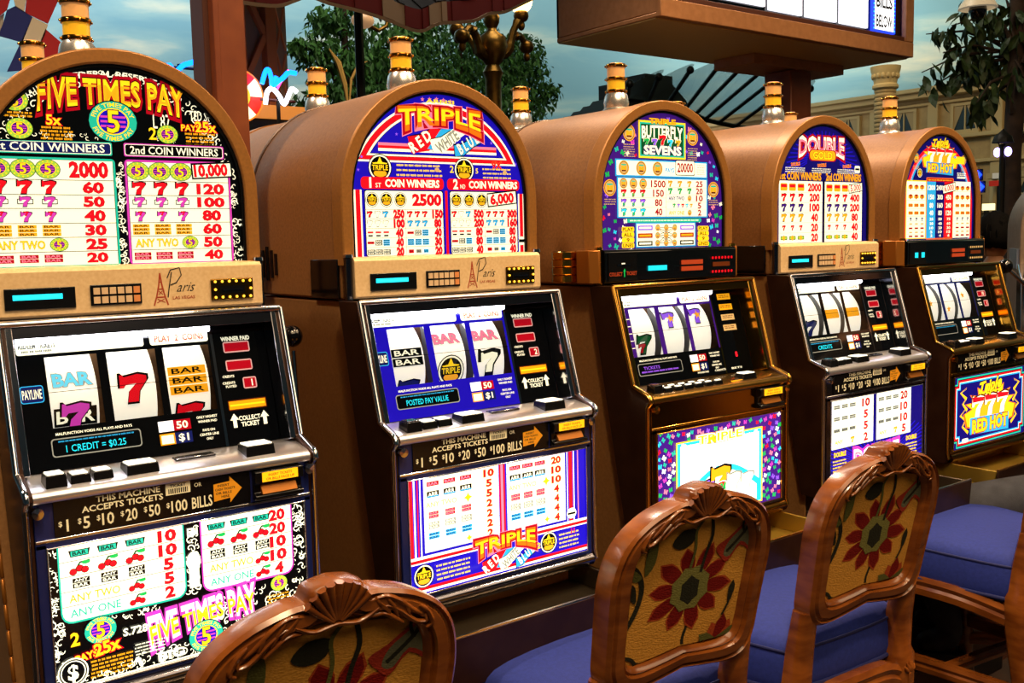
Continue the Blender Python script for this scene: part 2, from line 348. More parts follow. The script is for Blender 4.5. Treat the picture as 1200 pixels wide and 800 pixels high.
def top1(a):
    a.poly(archpts(), 'black')
    random.seed(3)
    pts = []
    for k in range(46):
        t = PI * (k + .5) / 46
        for rr_ in (47.5, 44.8): pts.append((50 + rr_ * math.cos(t), 27 + rr_ * math.sin(t)))
    a.engrave(pts, 'cream', 2.0)
    a.engrave([(random.uniform(94, 98.5), random.uniform(0, 30)) for k in range(30)] + [(random.uniform(1, 4), random.uniform(0, 30)) for k in range(12)], 'cream', 2)
    a.engrave([(random.uniform(49, 51.5), random.uniform(0, 42)) for k in range(60)], 'cream', 1.8)
    a.engrave([(random.uniform(10, 88), random.uniform(49, 51)) for k in range(30)], 'cream', 1.3)
    a.text('FEDERAL RESERVE', 50, 74.2, 2.2, 'cream', w=34, warp=bow(2.2, 17), off=.04)
    a.text('L 87', 68, 57, 5.5, 'cream', w=7); a.text('TED ST', 84, 60, 4, 'cream', w=9)
    a.text('STATES', 20, 66, 4, 'cream', w=9, rot=.5)
    f = lambda x, y: (x, y * (1.0 + .38 * (x / 29) ** 2) - 2.4 * (x / 29) ** 2)
    for dx, c, o in ((0, 'dred', .12), (0, 'black', .06)):
        a.text('FIVE TIMES PAY', 49.5, 67.2, 9.6, c, w=56, off=o, warp=f)
    a.text('FIVE TIMES PAY', 49.5, 67.2, 9.2, 'yellow', w=56, off=.035, warp=f)
    a.text('FIVE TIMES PAY', 49.5, 66.6, 6.4, 'gold', w=55.4, off=.005, warp=f)
    a.badge5(49, 56, 9.6, 8.2, True)
    a.badge5(14, 62, 4.8, 4); a.badge5(15, 51.8, 4.8, 4); a.badge5(70, 52, 4.4, 3.8)
    a.text('2', 64, 52, 4.5, 'yellow', off=.03, out='black'); a.text('5x', 27, 55.5, 3.6, 'yellow', off=.04, out='red', ow=.06)
    a.text('PAYS', 79.5, 55, 2.4, 'yellow', off=.03, out='red', ow=.08); a.text('25x', 86, 55.6, 4.0, 'yellow', off=.04, out='red', ow=.06)
    a.tiny(22, 34, 52.6, .8, 'gold', 4); a.tiny(77, 90, 52.6, .8, 'gold', 4, 1.5); a.tiny(9, 20, 57.5, .7, 'gold', 2)
    for x0, x1, st, c1, bg in ((1.5, 48.3, '1st COIN WINNERS', 'teal', 'navy'), (51.8, 93.5, '2nd COIN WINNERS', 'mag', 'black')):
        a.frame(x0, 42.2, x1, 48.4, 1.2, .5, 'black', c1); a.rr(x0 + .9, 43.1, x1 - .9, 47.5, .8, 'cream'); a.rr(x0 + 1.1, 43.3, x1 - 1.1, 47.3, .8, bg)
        a.text(st, (x0 + x1) / 2, 45.3, 2.9, 'cream', w=(x1 - x0) * .86, off=.02)
    rows = [41, 33, 27.4, 22.2, 16.6, 11.2, 5.8, .8]
    for x0, x1, c, nums in ((1.5, 48.6, 'teal', ('2000', '60', '50', '40', '30', '25', '20')), (52, 95, 'mag', ('', '120', '100', '80', '60', '50', '40'))):
        a.frame(x0, .1, x1, 41.4, 1.5, .8, c, 'black'); a.rect(x0 + 1, .6, x1 - 1, 40.5, 'cream')
        for i in range(7):
            y1, y0 = rows[i], rows[i + 1]; y = (y0 + y1) / 2; h = y1 - y0
            if i: a.rect(x0 + 1, y1 - .12, x1 - 1, y1 + .12, 'black')
            if nums[i]: a.text(nums[i], x1 - 8.8 + (-1.2 if i == 0 else 0), y, h * .68, 'red', w=(14 if i == 0 else 3.7 * len(nums[i])), off=.05, out='dred', ow=.03)
            for k in range(3):
                x = x0 + 5 + k * 8.6
                if i == 0: a.badge5(x, y, 4.6, 3.7)
                elif i == 1: a.seven(x, y, 4.8, 'red')
                elif i == 2: a.rect(x - 2.8, y - 1, x + 2.8, y + 1, 'black'); a.rect(x - 2.5, y - .7, x + 2.5, y + .7, 'cream'); a.seven(x, y, 3.6, 'mag')
                elif i == 3: a.seven(x, y - .3, 3.6, 'mag'); a.seven(x, y + .9, 1.6, 'red')
                elif i == 4: a.bar(x, y, 6.6, h * .8, 'gold', 'black', 3)
                elif i == 6: a.bar(x, y, 6.6, h * .62, 'dred', 'pink', 2)
            if i == 5: a.text('ANY TWO', x0 + 11, y, 3, 'yellow', w=17, off=.02, out='brown'); a.badge5(x0 + 24.5, y, 3.4, 2.6)
    a.poly([(78.6, 34), (96, 35.2), (95.6, 41.8), (78.2, 40.6)], 'black'); a.poly([(79.2, 34.7), (95.3, 35.8), (95, 41), (78.9, 39.9)], 'cream')
    a.text('10,000', 86.6, 37.9, 4.4, 'red', w=14, off=.05, out='dred', ow=.03, rot=.06)
    a.text('MGH', 98, 5, 1, 'cream', w=2)

def stripes_h(a, x0, x1, y0, cols, h):
    for i, c in enumerate(cols): a.rect(x0, y0 + i * h, x1, y0 + (i + 1) * h, c)
def trip_logo(a, cx, cy, w, h):
    """the bowed gold word over three ribbons"""
    f = lambda x, y: (x, y * (1 + .6 * (x / (w / 2)) ** 2) - h * .13 * (x / (w / 2)) ** 2)
    P = lambda L: [(cx + x * w, cy + y * h) for x, y in L]
    a.poly(P([(-.36, -.40), (-.12, -.28), (-.02, -.02), (.02, .1), (-.1, .1), (-.2, -.05), (-.36, -.12)]), 'black')
    a.poly(P([(-.34, -.46), (-.14, -.40), (.06, .02), (-.10, .06), (-.20, -.08), (-.38, -.14)]), 'red')
    a.poly(P([(-.0, .04), (.18, .06), (.3, .02), (.16, -.12), (-.04, -.4), (-.16, -.36)]), 'sky')
    a.poly(P([(-.10, -.42), (.02, -.40), (.22, -.06), (.28, .0), (.26, .06), (.1, .02), (.0, -.10), (-.12, -.16)]), 'black')
    a.poly(P([(-.09, -.44), (.04, -.40), (.2, -.14), (.28, -.04), (.27, .06), (.12, .02), (-.0, -.12), (-.13, -.18)]), 'cream')
    a.poly(P([(.15, -.50), (.26, -.48), (.38, -.30), (.47, -.22), (.48, .02), (.36, -.08), (.24, -.22), (.14, -.24)]), 'black')
    a.poly(P([(.16, -.49), (.26, -.46), (.38, -.28), (.465, -.2), (.47, .0), (.36, -.10), (.25, -.24), (.15, -.27)]), 'sky')
    for st, x, y, r, c, o, sw in (('R E D', -.24, -.22, .8, 'cream', 'dred', .26), ('WHITE', .07, -.2, .8, 'grey', 'cream', .28), ('B L U E', .315, -.22, .7, 'cream', 'dblue', .26)):
        a.text(st, cx + x * w, cy + y * h, h * .21, c, w=sw * w, off=.06, out=o, ow=.05, rot=r * .75)
    a.text('TRIPLE', cx, cy + h * .29, h * .34, 'pink', w=w * .96, off=.125, warp=f); a.text('TRIPLE', cx, cy + h * .29, h * .34, 'dred', w=w * .96, off=.1, warp=f)
    a.text('TRIPLE', cx, cy + h * .29, h * .33, 'orange', w=w * .95, off=.05, warp=f); a.text('TRIPLE', cx, cy + h * .32, h * .22, 'yellow', w=w * .94, off=.03, warp=f)
def top2(a):
    a.poly(archpts(), 'blue')
    for R, c, b in ((51.2, 'cream', 44), (50.2, 'black', 44.8), (50, 'red', 45), (47.6, 'black', 46.6), (47.4, 'cream', 46.8), (46.4, 'black', 47.6), (46.2, 'blue', 47.8)):
        t0 = math.asin((b - 22) / R); a.poly([(49 + R * math.cos(t0 + (PI - 2 * t0) * k / 28), 22 + R * math.sin(t0 + (PI - 2 * t0) * k / 28)) for k in range(29)], c)
    stripes_h(a, 15, 83, 49, ('cream', 'red', 'pink'), 1.3)
    for k in range(5): a.star(40 + k * 4, 74.6 - abs(k - 2) * .3, 1.2, 'pink')
    a.text('ARNSI', 50, 73.5, 1.6, 'yellow', w=16, off=.05)
    trip_logo(a, 50, 59.5, 50, 24)
    for x, y in ((6, 46), (4, 40), (25, 57), (80, 55), (95, 45), (47, 41), (12, 60), (90, 62)): a.star(x, y, .9, 'violet')
    a.triple(15.5, 41.3, 6.3); a.triple(63, 41.3, 6)
    a.text('2', 55.6, 41.5, 3.2, 'yellow', off=.03); a.text('5', 70.6, 41, 2.4, 'yellow', off=.03); a.text('9X', 83, 44, 3.4, 'red', off=.05, out='orange', ow=.03)
    a.tiny(24, 50, 42.7, .9, 'yellow', 3, 2.3); a.tiny(74, 92, 42, .8, 'yellow', 3, 2.1); a.ell(47, 41, 1.3, 1.1, 'tan'); a.ell(88, 40.5, 1.3, 1.1, 'tan')
    for x0, x1, n, s2 in ((5, 50.6, '1', 'ST'), (52.6, 97, '2', 'ND')):
        a.rr(x0, 31.4, x1, 37, 2, 'red'); a.text(n, x0 + 5, 34.3, 4.4, 'cream', off=.06, w=2.6); a.text(s2, x0 + 9.2, 33.2, 2, 'cream', w=3); a.text('COIN WINNERS', x0 + 28, 34.2, 3.3, 'cream', w=30, off=.06, out='dred', ow=.04)
    for x, c in ((1, 'cream'), (2, 'red'), (4.4, 'cream'), (5.2, 'blue')): a.rect(x, .3, x + (2.4 if c == 'red' else 1), 31, c)
    for x, c in ((96, 'cream'), (96.9, 'red'), (99, 'cream')): a.rect(x, .3, x + (2.2 if c == 'red' else .8), 30, c)
    a.ell(98, 6, 2.2, 2.2, 'cream'); a.rect(96, 5.2, 100, 6.8, 'black')
    a.rect(51.2, .3, 52.6, 31, 'red')
    big = (('2500', (('250', '150'), ('100', '80'), ('40', '40'), ('40', '30'), ('20', '20'))), ('', (('500', '300'), ('200', '160'), ('80', '80'), ('80', '60'), ('40', '40'))))
    for t, (x0, x1) in enumerate(((6.6, 50), (53.4, 95))):
        a.rr(x0, .3, x1, 31, 1, 'black'); a.rr(x0 + .4, .4, x1 - .4, 30.6, 1, 'cream'); cw = (x1 - x0) / 2
        for k in range(3): a.triple(x0 + 4 + k * 7.6, 26.5, 3.5)
        if t == 0: a.text('2500', x0 + 34, 26.5, 5, 'red', w=16, off=.05, out='dred', ow=.03)
        a.rect(x0 + cw - .1, .5, x0 + cw + .1, 22, 'grey')
        for i in range(5):
            y = 19.8 - i * 4.4; a.rect(x0, y + 2.1, x1, y + 2.3, 'grey')
            for c in range(2):
                a.text(big[t][1][i][c], x0 + cw * (c + 1) - 3.6, y, 3.4, 'red', w=1.9 * len(big[t][1][i][c]), off=.07, out='dred', ow=.04)
                for k in range(3):
                    x = x0 + cw * c + 2.4 + k * 4.2; key = (i, c)
                    if i == 0: a.seven(x, y, 2.6, ('red', 'cream', 'sky')[k] if c == 0 else 'red')
                    elif i == 1: a.seven(x, y, 2.6, 'cream' if c == 0 else 'sky')
                    elif key == (2, 0): a.rect(x - 1.5, y, x + 1.5, y + .8, 'red'); a.rect(x - 1.2, y - 1.5, x + 1.2, y - .8, 'black')
                    elif i == 4 and c == 1: a.bar(x, y, 2.8, 1.9, ('red', 'grey', 'sky')[k], 'black')
                    elif key in ((2, 1), (3, 0)): a.bar(x, y, 3.6, (1.3, 2.6, 3)[k], ('red', 'black', 'sky')[k], ('black', 'cream', 'black')[k], (1, 2, 3)[k])
                    elif key == (3, 1): a.bar(x, y, 3.7, 3, 'sky', 'black', 3)
                    else: a.bar(x, y, 3.8, 2.6, 'black', 'cream', 2)
    a.poly([(76, 23), (94.6, 25), (94, 32), (75.5, 30)], 'black'); a.poly([(76.6, 23.7), (94, 25.5), (93.5, 31.2), (76, 29.4)], 'cream')
    a.text('6,000', 85, 27.4, 4.6, 'red', w=14.5, off=.05, out='dred', ow=.03, rot=.08)

def gbadge(a, x, y, r):
    a.ell(x, y, r, r, 'gold'); a.ell(x, y, r * .88, r * .88, 'brown'); a.ell(x, y, r * .8, r * .8, 'tan'); a.butterfly(x, y, r * .6, 'gold'); a.rect(x - r * .5, y + r * .3, x + r * .5, y + r * .5, 'teal'); a.rect(x - r * .4, y - r * .5, x + r * .4, y - r * .3, 'brown')
def flock(a, n, ok, r0, r1, cols, seed=5):
    random.seed(seed); P = []
    while len(P) < n:
        x, y = random.uniform(1, 99), random.uniform(1, 76)
        if ok(x, y) and all((x - p[0]) ** 2 + (y - p[1]) ** 2 > (2.1 * r1) ** 2 for p in P) or random.random() < .0005: P.append((x, y))
        if random.random() < .00002: break
    for x, y in P: a.butterfly(x, y, random.uniform(r0, r1), random.choice(cols), random.uniform(-.7, .7))
BC = ('cyan', 'green', 'pink', 'white', 'teal', 'violet', 'red', 'mag', 'green', 'cream')
def top3(a):
    a.poly(archpts(), 'purple')
    def ok(x, y):
        if y > 27 and (x - 50) ** 2 + (y - 27) ** 2 > 47 ** 2: return False
        return not (28 < x < 68 and 49 < y < 73) and not (9 < x < 88 and 16 < y < 52) and not (23 < x < 78 and y < 20)
    flock(a, 62, ok, .9, 1.7, BC)
    for x, y in ((22, 64.5), (73.5, 64), (6.8, 34), (91.5, 34)): gbadge(a, x, y, 4.6); a.tiny(x - 4.5, x + 4.5, y - 6.4, .6, 'tan', 6 if y > 50 else 3, 1.3)
    a.rect(29.2, 51, 67.4, 72, 'yellow'); a.rect(30.2, 52, 66.4, 71, 'teal'); a.rect(31.2, 53, 65.4, 70, 'dgreen')
    a.text('TRIPLE', 48.5, 72, 2.8, 'gold', w=21, off=.08, out='brown')
    a.text('BUTTERFLY', 48.3, 66.2, 6.4, 'cream', w=33, off=.06, out='black', ow=.05, warp=lambda x, y: (x, y * (1 - .0 * x) + .8 * (x / 16) ** 2 * (-1)))
    for k, c in enumerate(('green', 'violet', 'red', 'cyan', 'gold')): a.seven(35.5 + k * 6.4, 60 + (1.6 if k == 2 else 0), 4.2 + (1.6 if k == 2 else 0), c, 'cream')
    a.text('SEVENS', 48.5, 55.6, 4.6, 'cream', w=30, off=.07, out='purple', ow=.06)
    a.rect(11, 40.4, 86, 50, 'sky'); a.rect(12, 41.2, 85, 49.2, 'cream')
    for x in (17.5, 31, 44): gbadge(a, x, 45.2, 4)
    a.text('PAYS', 54, 44.6, 2.4, 'sky', w=7, off=.04); a.rr(58.6, 41.8, 75, 50.6, 1, 'black'); a.rr(59, 42.2, 74.6, 50.2, 1, 'cream'); a.text('20000', 66.8, 46.3, 5, 'dred', w=13, off=.05); a.tiny(76.5, 84, 48, .5, 'grey', 5, 1.3)
    a.rect(12, 17.4, 86, 40, 'sky'); a.rect(13, 18, 85, 39.4, 'cream'); a.rect(50.6, 18, 50.9, 39.4, 'grey')
    for i, (n, c) in enumerate((('1500', None), ('150', 'red'), ('80', 'violet'), ('40', 'cyan'))):
        y = 36.6 - i * 5.3; a.rect(13, y - 2.7, 50.6, y - 2.55, 'grey'); a.text(n, 44.4, y, 3.7, 'dred', w=2.9 * len(n), off=.05)
        for k in range(3):
            if c: a.seven(17 + k * 7.4, y, 3.7, c, 'black'); a.butterfly(17 + k * 7.4, y - 1, 1.1, 'green')
            else: gbadge(a, 17 + k * 7.6, y, 3)
    for i, n in enumerate(('25', '20', '10', '5', '2')):
        y = 37 - i * 4.2; a.rect(50.6, y - 2.2, 85, y - 2.05, 'grey'); a.text(n, 78.6, y, 3.2, 'dred', w=2.9 * len(n), off=.05)
        if i in (0, 1): [a.seven(54 + k * 8, y, 3, ('gold', 'green')[i], 'black') for k in range(3)]
        elif i == 3: [a.seven(57 + k * 3.6, y, 2, c, 'black') for k, c in enumerate(('green', 'violet', 'red', 'cyan', 'gold'))]
        else: a.text(('', '', 'ANY TWO', '', 'ANY ONE')[i], 59, y, 2.2, ('', '', 'purple', '', 'gold')[i], w=13, off=.03); gbadge(a, 70, y, 1.7)
    a.rr(19, 14.7, 80, 16.9, .8, 'teal'); a.tiny(21, 78, 15.8, .7, 'cream', 1)
    a.rect(25.6, .6, 75, 14.6, 'sky'); a.rect(26.4, 1.2, 74.2, 14, 'cream')
    for r in range(3):
        for k in range(3): a.line([(43, 2.9 + 4.4 * r), (57, 2.9 + 4.4 * ((r + k) % 3))], .3, 'black')
    for r in range(3):
        for k in range(3): gbadge(a, 43 + k * 7, 2.9 + 4.4 * r, 1.9)
        for x0 in (27.2, 61.5): a.rect(x0, 1.6 + 4.4 * r, x0 + 11.6, 4.2 + 4.4 * r, ('black', 'dred', 'violet')[r]); a.rect(x0 + 1, 2.3 + 4.4 * r, x0 + 10.6, 3.5 + 4.4 * r, ('cream', 'gold', 'cream')[r])
    for x0 in (14.5, 76.5):
        for k, st in enumerate(('PLAY', 'ALL', '9', 'LINES')): a.rr(x0, 9.6 - k * 3, x0 + 9.6, 12.4 - k * 3, .8, 'yellow'); a.text(st, x0 + 4.8, 11 - k * 3, 1.9, 'brown', w=min(8, 2.2 * len(st)), off=.03)

def top4(a):
    a.poly(archpts(), 'dblue')
    for k in range(30):
        t = PI * (k + .5) / 30; a.line([(50 + 18 * math.cos(t), 52 + 12 * math.sin(t)), (50 + 42 * math.cos(t), 40 + 34 * math.sin(t))], .9, 'blue')
    f = lambda x, y: (x, y * (1 + .5 * (x / 25) ** 2) - 2.2 * (x / 25) ** 2)
    a.text('DOUBLE', 48, 65, 9, 'dred', w=49, off=.13, warp=f); a.text('DOUBLE', 48, 65, 9, 'cream', w=49, off=.06, warp=f); a.text('DOUBLE', 48, 64.6, 6.4, 'pink', w=48.4, off=.02, warp=f)
    a.rr(34, 54, 64, 61.6, 3, 'dred'); a.rr(35, 54.6, 63, 61, 3, 'gold'); a.text('GOLD', 49, 57.8, 4.4, 'yellow', w=21, off=.05, out='brown', ow=.05)
    for x in (20, 48, 76): a.text('DOUBLE', x, 51.4, 1.9, 'red', w=9, off=.06, out='yellow', ow=.04, rot=.08); a.tiny(x - 11, x + 10, 49, .6, 'cream', 3, 1.2)
    a.rr(85, 47, 91, 52, 1, 'cream'); a.rect(85.6, 49, 90.4, 50.4, 'black')
    for x0, x1, st, nums in ((3, 48.6, '1st COIN WINNERS', ('2000', '200', '100', '40', '20', '20')), (51, 93.4, '2nd COIN WINNERS', ('5,000', '400', '200', '80', '40', '40'))):
        a.text(st, (x0 + x1) / 2, 43.8, 4.6, 'gold', w=(x1 - x0) * .94, off=.05, out='brown', ow=.04)
        a.rect(x0, .6, x1, 40.6, 'cream')
        for i, n in enumerate(nums):
            y = 36.6 - i * 6.55; c = (None, 'red', 'purple', 'gold', 'red', 'gold')[i]
            a.rect(x0, y - 3.4, x1, y - 3.25, 'grey')
            a.text(n, x1 - 8.4, y, 4.6, 'red', w=3.5 * min(len(n), 4), off=.05, out='dred', ow=.03)
            for k in range(3):
                x = x0 + 5 + k * 8.8
                if i == 0: a.rr(x - 3.6, y - 2.4, x + 3.6, y + 2.4, 1, 'gold'); a.rect(x - 3, y - .2, x + 3, y + 1.8, 'red')
                elif i == 5: a.rr(x - 3.4, y - 1.2, x + 3.4, y + 1.2, .6, 'black'); a.rr(x - 3, y - .8, x + 3, y + .8, .6, 'lime'); a.ell(x, y, 1.2, 1.8, 'gold', 8)
                else: a.seven(x, y, 4.6 if i < 4 else 3, c)
    a.poly([(78, 33), (93.6, 35), (93.2, 41), (77.6, 39)], 'black'); a.poly([(78.5, 33.6), (93.2, 35.4), (92.8, 40.4), (78, 38.5)], 'cream'); a.text('5,000', 85.6, 37, 4, 'red', w=12, off=.04, rot=.1)
    a.rect(49, .6, 50.6, 42, 'black')

def flames(a, cx, cy, w, h, n=9):
    random.seed(9)
    for c, k in (('orange', 1.04), ('yellow', .97), ('gold', .6)):
        P = []
        for i in range(2 * n + 1):
            t = PI * i / (2 * n); r = (1.0 if i % 2 == 0 else .72) * k; P.append((cx + w / 2 * r * math.cos(t), cy - h * .1 + h * .62 * r * math.sin(t)))
        P += [(cx - w / 2 * k * .9, cy - h * .4 * k), (cx, cy - h * .5 * k), (cx + w / 2 * k * .9, cy - h * .4 * k)]
        a.poly(P, c)
def redhot(a, cx, cy, w, h):
    flames(a, cx, cy + h * .05, w * 1.08, h * .8)
    for k in (-1, 0, 1): x = cx + k * w * .26; a.seven(x, cy + h * .06, h * .40, 'cream', 'brown'); a.poly([(x - h * .20, cy + h * .25), (x + h * .21, cy + h * .22), (x + h * .2, cy + h * .15), (x - h * .19, cy + h * .15)], 'red')
    a.text('Triple', cx, cy + h * .42, h * .2, 'yellow', w=w * .46, off=.05, out='black', ow=.05, shear=.4, rot=.1)
    a.poly([(cx - w * .42, cy - h * .42), (cx + w * .4, cy - h * .48), (cx + w * .4, cy - h * .16), (cx - w * .42, cy - h * .12)], 'sky')
    a.text('RED HOT', cx, cy - h * .29, h * .22, 'yellow', w=w * .74, off=.06, out='dred', ow=.07)
def top5(a):
    a.poly(archpts(), 'dblue')
    for r, c in ((47, 'red'), (44.5, 'pink'), (43.4, 'sky'), (41.6, 'dblue')): a.poly([(50 - r, 0), (50 + r, 0)] + [(50 + r * math.cos(PI * k / 24), 26 + (r - 1.5) * math.sin(PI * k / 24)) for k in range(25)], c)
    redhot(a, 50, 61, 46, 27)
    for x in (17, 83): gbadge(a, x, 60, 3.6); a.tiny(x - 4, x + 4, 54, .6, 'tan', 3)
    a.triple(22, 49, 3.4); a.rr(72, 57, 84, 62.5, 1, 'yellow'); a.rect(74, 46, 86, 46.8, 'cream'); a.tiny(74, 87, 50, .8, 'cream', 3)
    a.rect(4, .8, 31, 43.6, 'yellow'); a.rect(5, 1.4, 30.4, 42.8, 'cream'); a.rect(69, .8, 94, 43.6, 'cream')
    a.rr(31, .4, 69, 46, 1, 'orange'); a.rect(31.8, 1, 44, 43, 'sky'); a.rect(44, 1, 56, 43, 'dblue'); a.rect(56, 1, 68.2, 43, 'red'); a.rect(32, 43, 68, 45.4, 'dred'); a.tiny(33, 67, 44.2, 1, 'gold', 1)
    T = (('1200', '2400', '5000'), ('150', '300', '450'), ('80', '160', '240'), ('40', '80', '120'), ('25', '50', '75'), ('20', '40', '60'), ('10', '20', '30'), ('5', '10', '15'), ('2', '4', '6'))
    ys = (38.6, 31.6, 25.4, 19.8, 15.2, 11.8, 8.6, 5.6, 2.8)
    for i, y in enumerate(ys):
        h = 4 if i < 4 else 2.2
        for k in range(3): a.text(T[i][k], 38 + 12 * k, y, h * .86, 'cream', w=2.4 * len(T[i][k]), off=.05)
        for x0 in (6, 70.5):
            a.rect(x0 - 1, y - h * .66, x0 + 23.6, y - h * .62, 'tan')
            for k in range(3):
                x = x0 + 4 + 7.6 * k
                if i < 4: a.rr(x - 3, y - h * .3, x + 3, y + h * .3, .6, 'gold'); (a.seven(x, y, h * .8, 'dred', 'brown') if i in (0, 1) else a.bar(x, y, 4.6, h * .6, 'dred', 'gold', 2))
                elif i == 4: a.seven(x, y, 2.6, 'dblue', None)
                elif i in (6, 8): a.rect(x - 2.4, y - .6, x + 2.4, y + .6, 'dred')
                else: a.rect(x - 2, y - .5, x + 2, y + .5, 'tan')
    a.poly([(53, 33.6), (71, 36.6), (70.4, 43.4), (52.4, 40.4)], 'black'); a.poly([(53.6, 34.4), (70.4, 37), (69.8, 42.6), (53, 39.8)], 'cream'); a.text('6,000', 61.6, 38.6, 4.2, 'red', w=13.5, off=.04, rot=.12)

# belly glasses, 100 x 50 units
def bel1(a):
    a.rect(0, 0, 100, 50, 'black'); random.seed(11)
    a.engrave([(random.uniform(0, 3.4), random.uniform(1, 49)) for k in range(50)] + [(random.uniform(95, 99.5), random.uniform(1, 49)) for k in range(55)] + [(random.uniform(50, 55), random.uniform(24, 49)) for k in range(40)], 'cream', 2)
    a.engrave([(random.uniform(28, 60), random.uniform(.8, 6)) for k in range(40)] + [(random.uniform(60, 97), random.uniform(.8, 20)) for k in range(110)] + [(random.uniform(4, 34), random.uniform(1, 4)) for k in range(26)] + [(random.uniform(20, 40), random.uniform(20, 24)) for k in range(16)], 'cream', 1.9)
    a.rect(0, .2, 100, .8, 'cream')
    for x0, x1, c, nums in ((4, 49, 'teal', ('10', '10', '5', '5', '2')), (56.4, 94, 'mag', ('20', '20', '10', '10', '4'))):
        a.rr(x0 - .9, 22.6, x1 + .9, 54, 4, 'black'); a.rr(x0 - .6, 22.9, x1 + .6, 54, 4, c); a.rr(x0, 23.6, x1, 54, 3.4, 'cream')
        for i, n in enumerate(nums):
            y = 47.2 - i * 5.2
            if i: a.rect(x0, y + 2.6, x1, y + 2.8, 'black')
            a.text(n, x1 - 6, y, 3.8, 'red', w=3.3 * len(n), off=.05, out='dred', ow=.03)
            for k in range(3):
                x = x0 + 7 + k * 10 if x0 < 50 else x0 + 6 + k * 9.4
                if i == 0: a.poly([(x - 3.2, y - 1.2), (x + 3.2, y - 1.2), (x + 3.8, y + 1.2), (x - 3.8, y + 1.2)], 'black'); a.rect(x - 3, y - .9, x + 3, y + .9, 'teal'); a.text('BAR', x, y, 1.3, 'black', w=4.8, off=.04)
                elif i == 1: a.cherries(x, y, 2.3)
                elif i == 2: a.bar(x, y + .9, 6, 1.8, 'black', 'cream', 1, 'ANY'); a.bar(x, y - .9, 6, 1.8, 'black', 'cream', 1)
                elif k == 2: a.cherries(x, y, 2.0)
            if i > 2: a.text('ANY TWO' if i == 3 else 'ANY ONE', x0 + 11.5, y, 2.7, 'gold' if i == 3 else 'teal', w=18, off=.02)
    a.text('EN', 52.7, 47, 2.6, 'cream', off=.06, w=4); a.ell(52.6, 36, 2.8, 3.6, 'cream'); a.rect(50.6, 26, 54.6, 33, 'cream')
    f = lambda x, y: (x, y * (1.0 + .35 * (x / 22) ** 2) - 1.5 * (x / 22) ** 2)
    a.text('FIVE TIMES PAY', 55.5, 16, 8.8, 'mag', w=43, off=.13, warp=f, rot=.09); a.text('FIVE TIMES PAY', 55.5, 16, 8.8, 'cream', w=43, off=.06, warp=f, rot=.09); a.text('FIVE TIMES PAY', 55.5, 15, 5, 'yellow', w=42.4, off=.04, warp=f, rot=.09)
    a.badge5(56, 6.8, 7.2, 6.2, True); a.badge5(16.5, 18.6, 6, 5, True); a.badge5(87.5, 20.2, 3.8, 3.2)
    a.text('2', 7.4, 17.4, 4.4, 'yellow', off=.05, out='brown'); a.text('S.728', 29, 15.6, 2.6, 'cream', w=9, off=.05)
    a.text('PAYS', 11, 10.6, 2.4, 'yellow', off=.05, out='red', ow=.08, rot=.12); a.text('25x', 18.4, 12.2, 4.2, 'yellow', off=.05, out='red', ow=.08, rot=.12)
    a.tiny(12, 28, 8, .7, 'gold', 5, 1.4); a.tiny(28, 40, 10, .5, 'cream', 4, 1.2)
    for r, c in ((5.4, 'cream'), (4.9, 'black'), (4.4, 'cream'), (4, 'black')): a.ell(6, 6, r, r * .95, c)
    a.text('$', 6, 6, 5, 'cream', off=.05); a.text('BIG', 42, 3.4, 3, 'cream', w=10, off=.06)
    a.tiny(82, 92, 15.8, .6, 'gold', 3, 1.3)
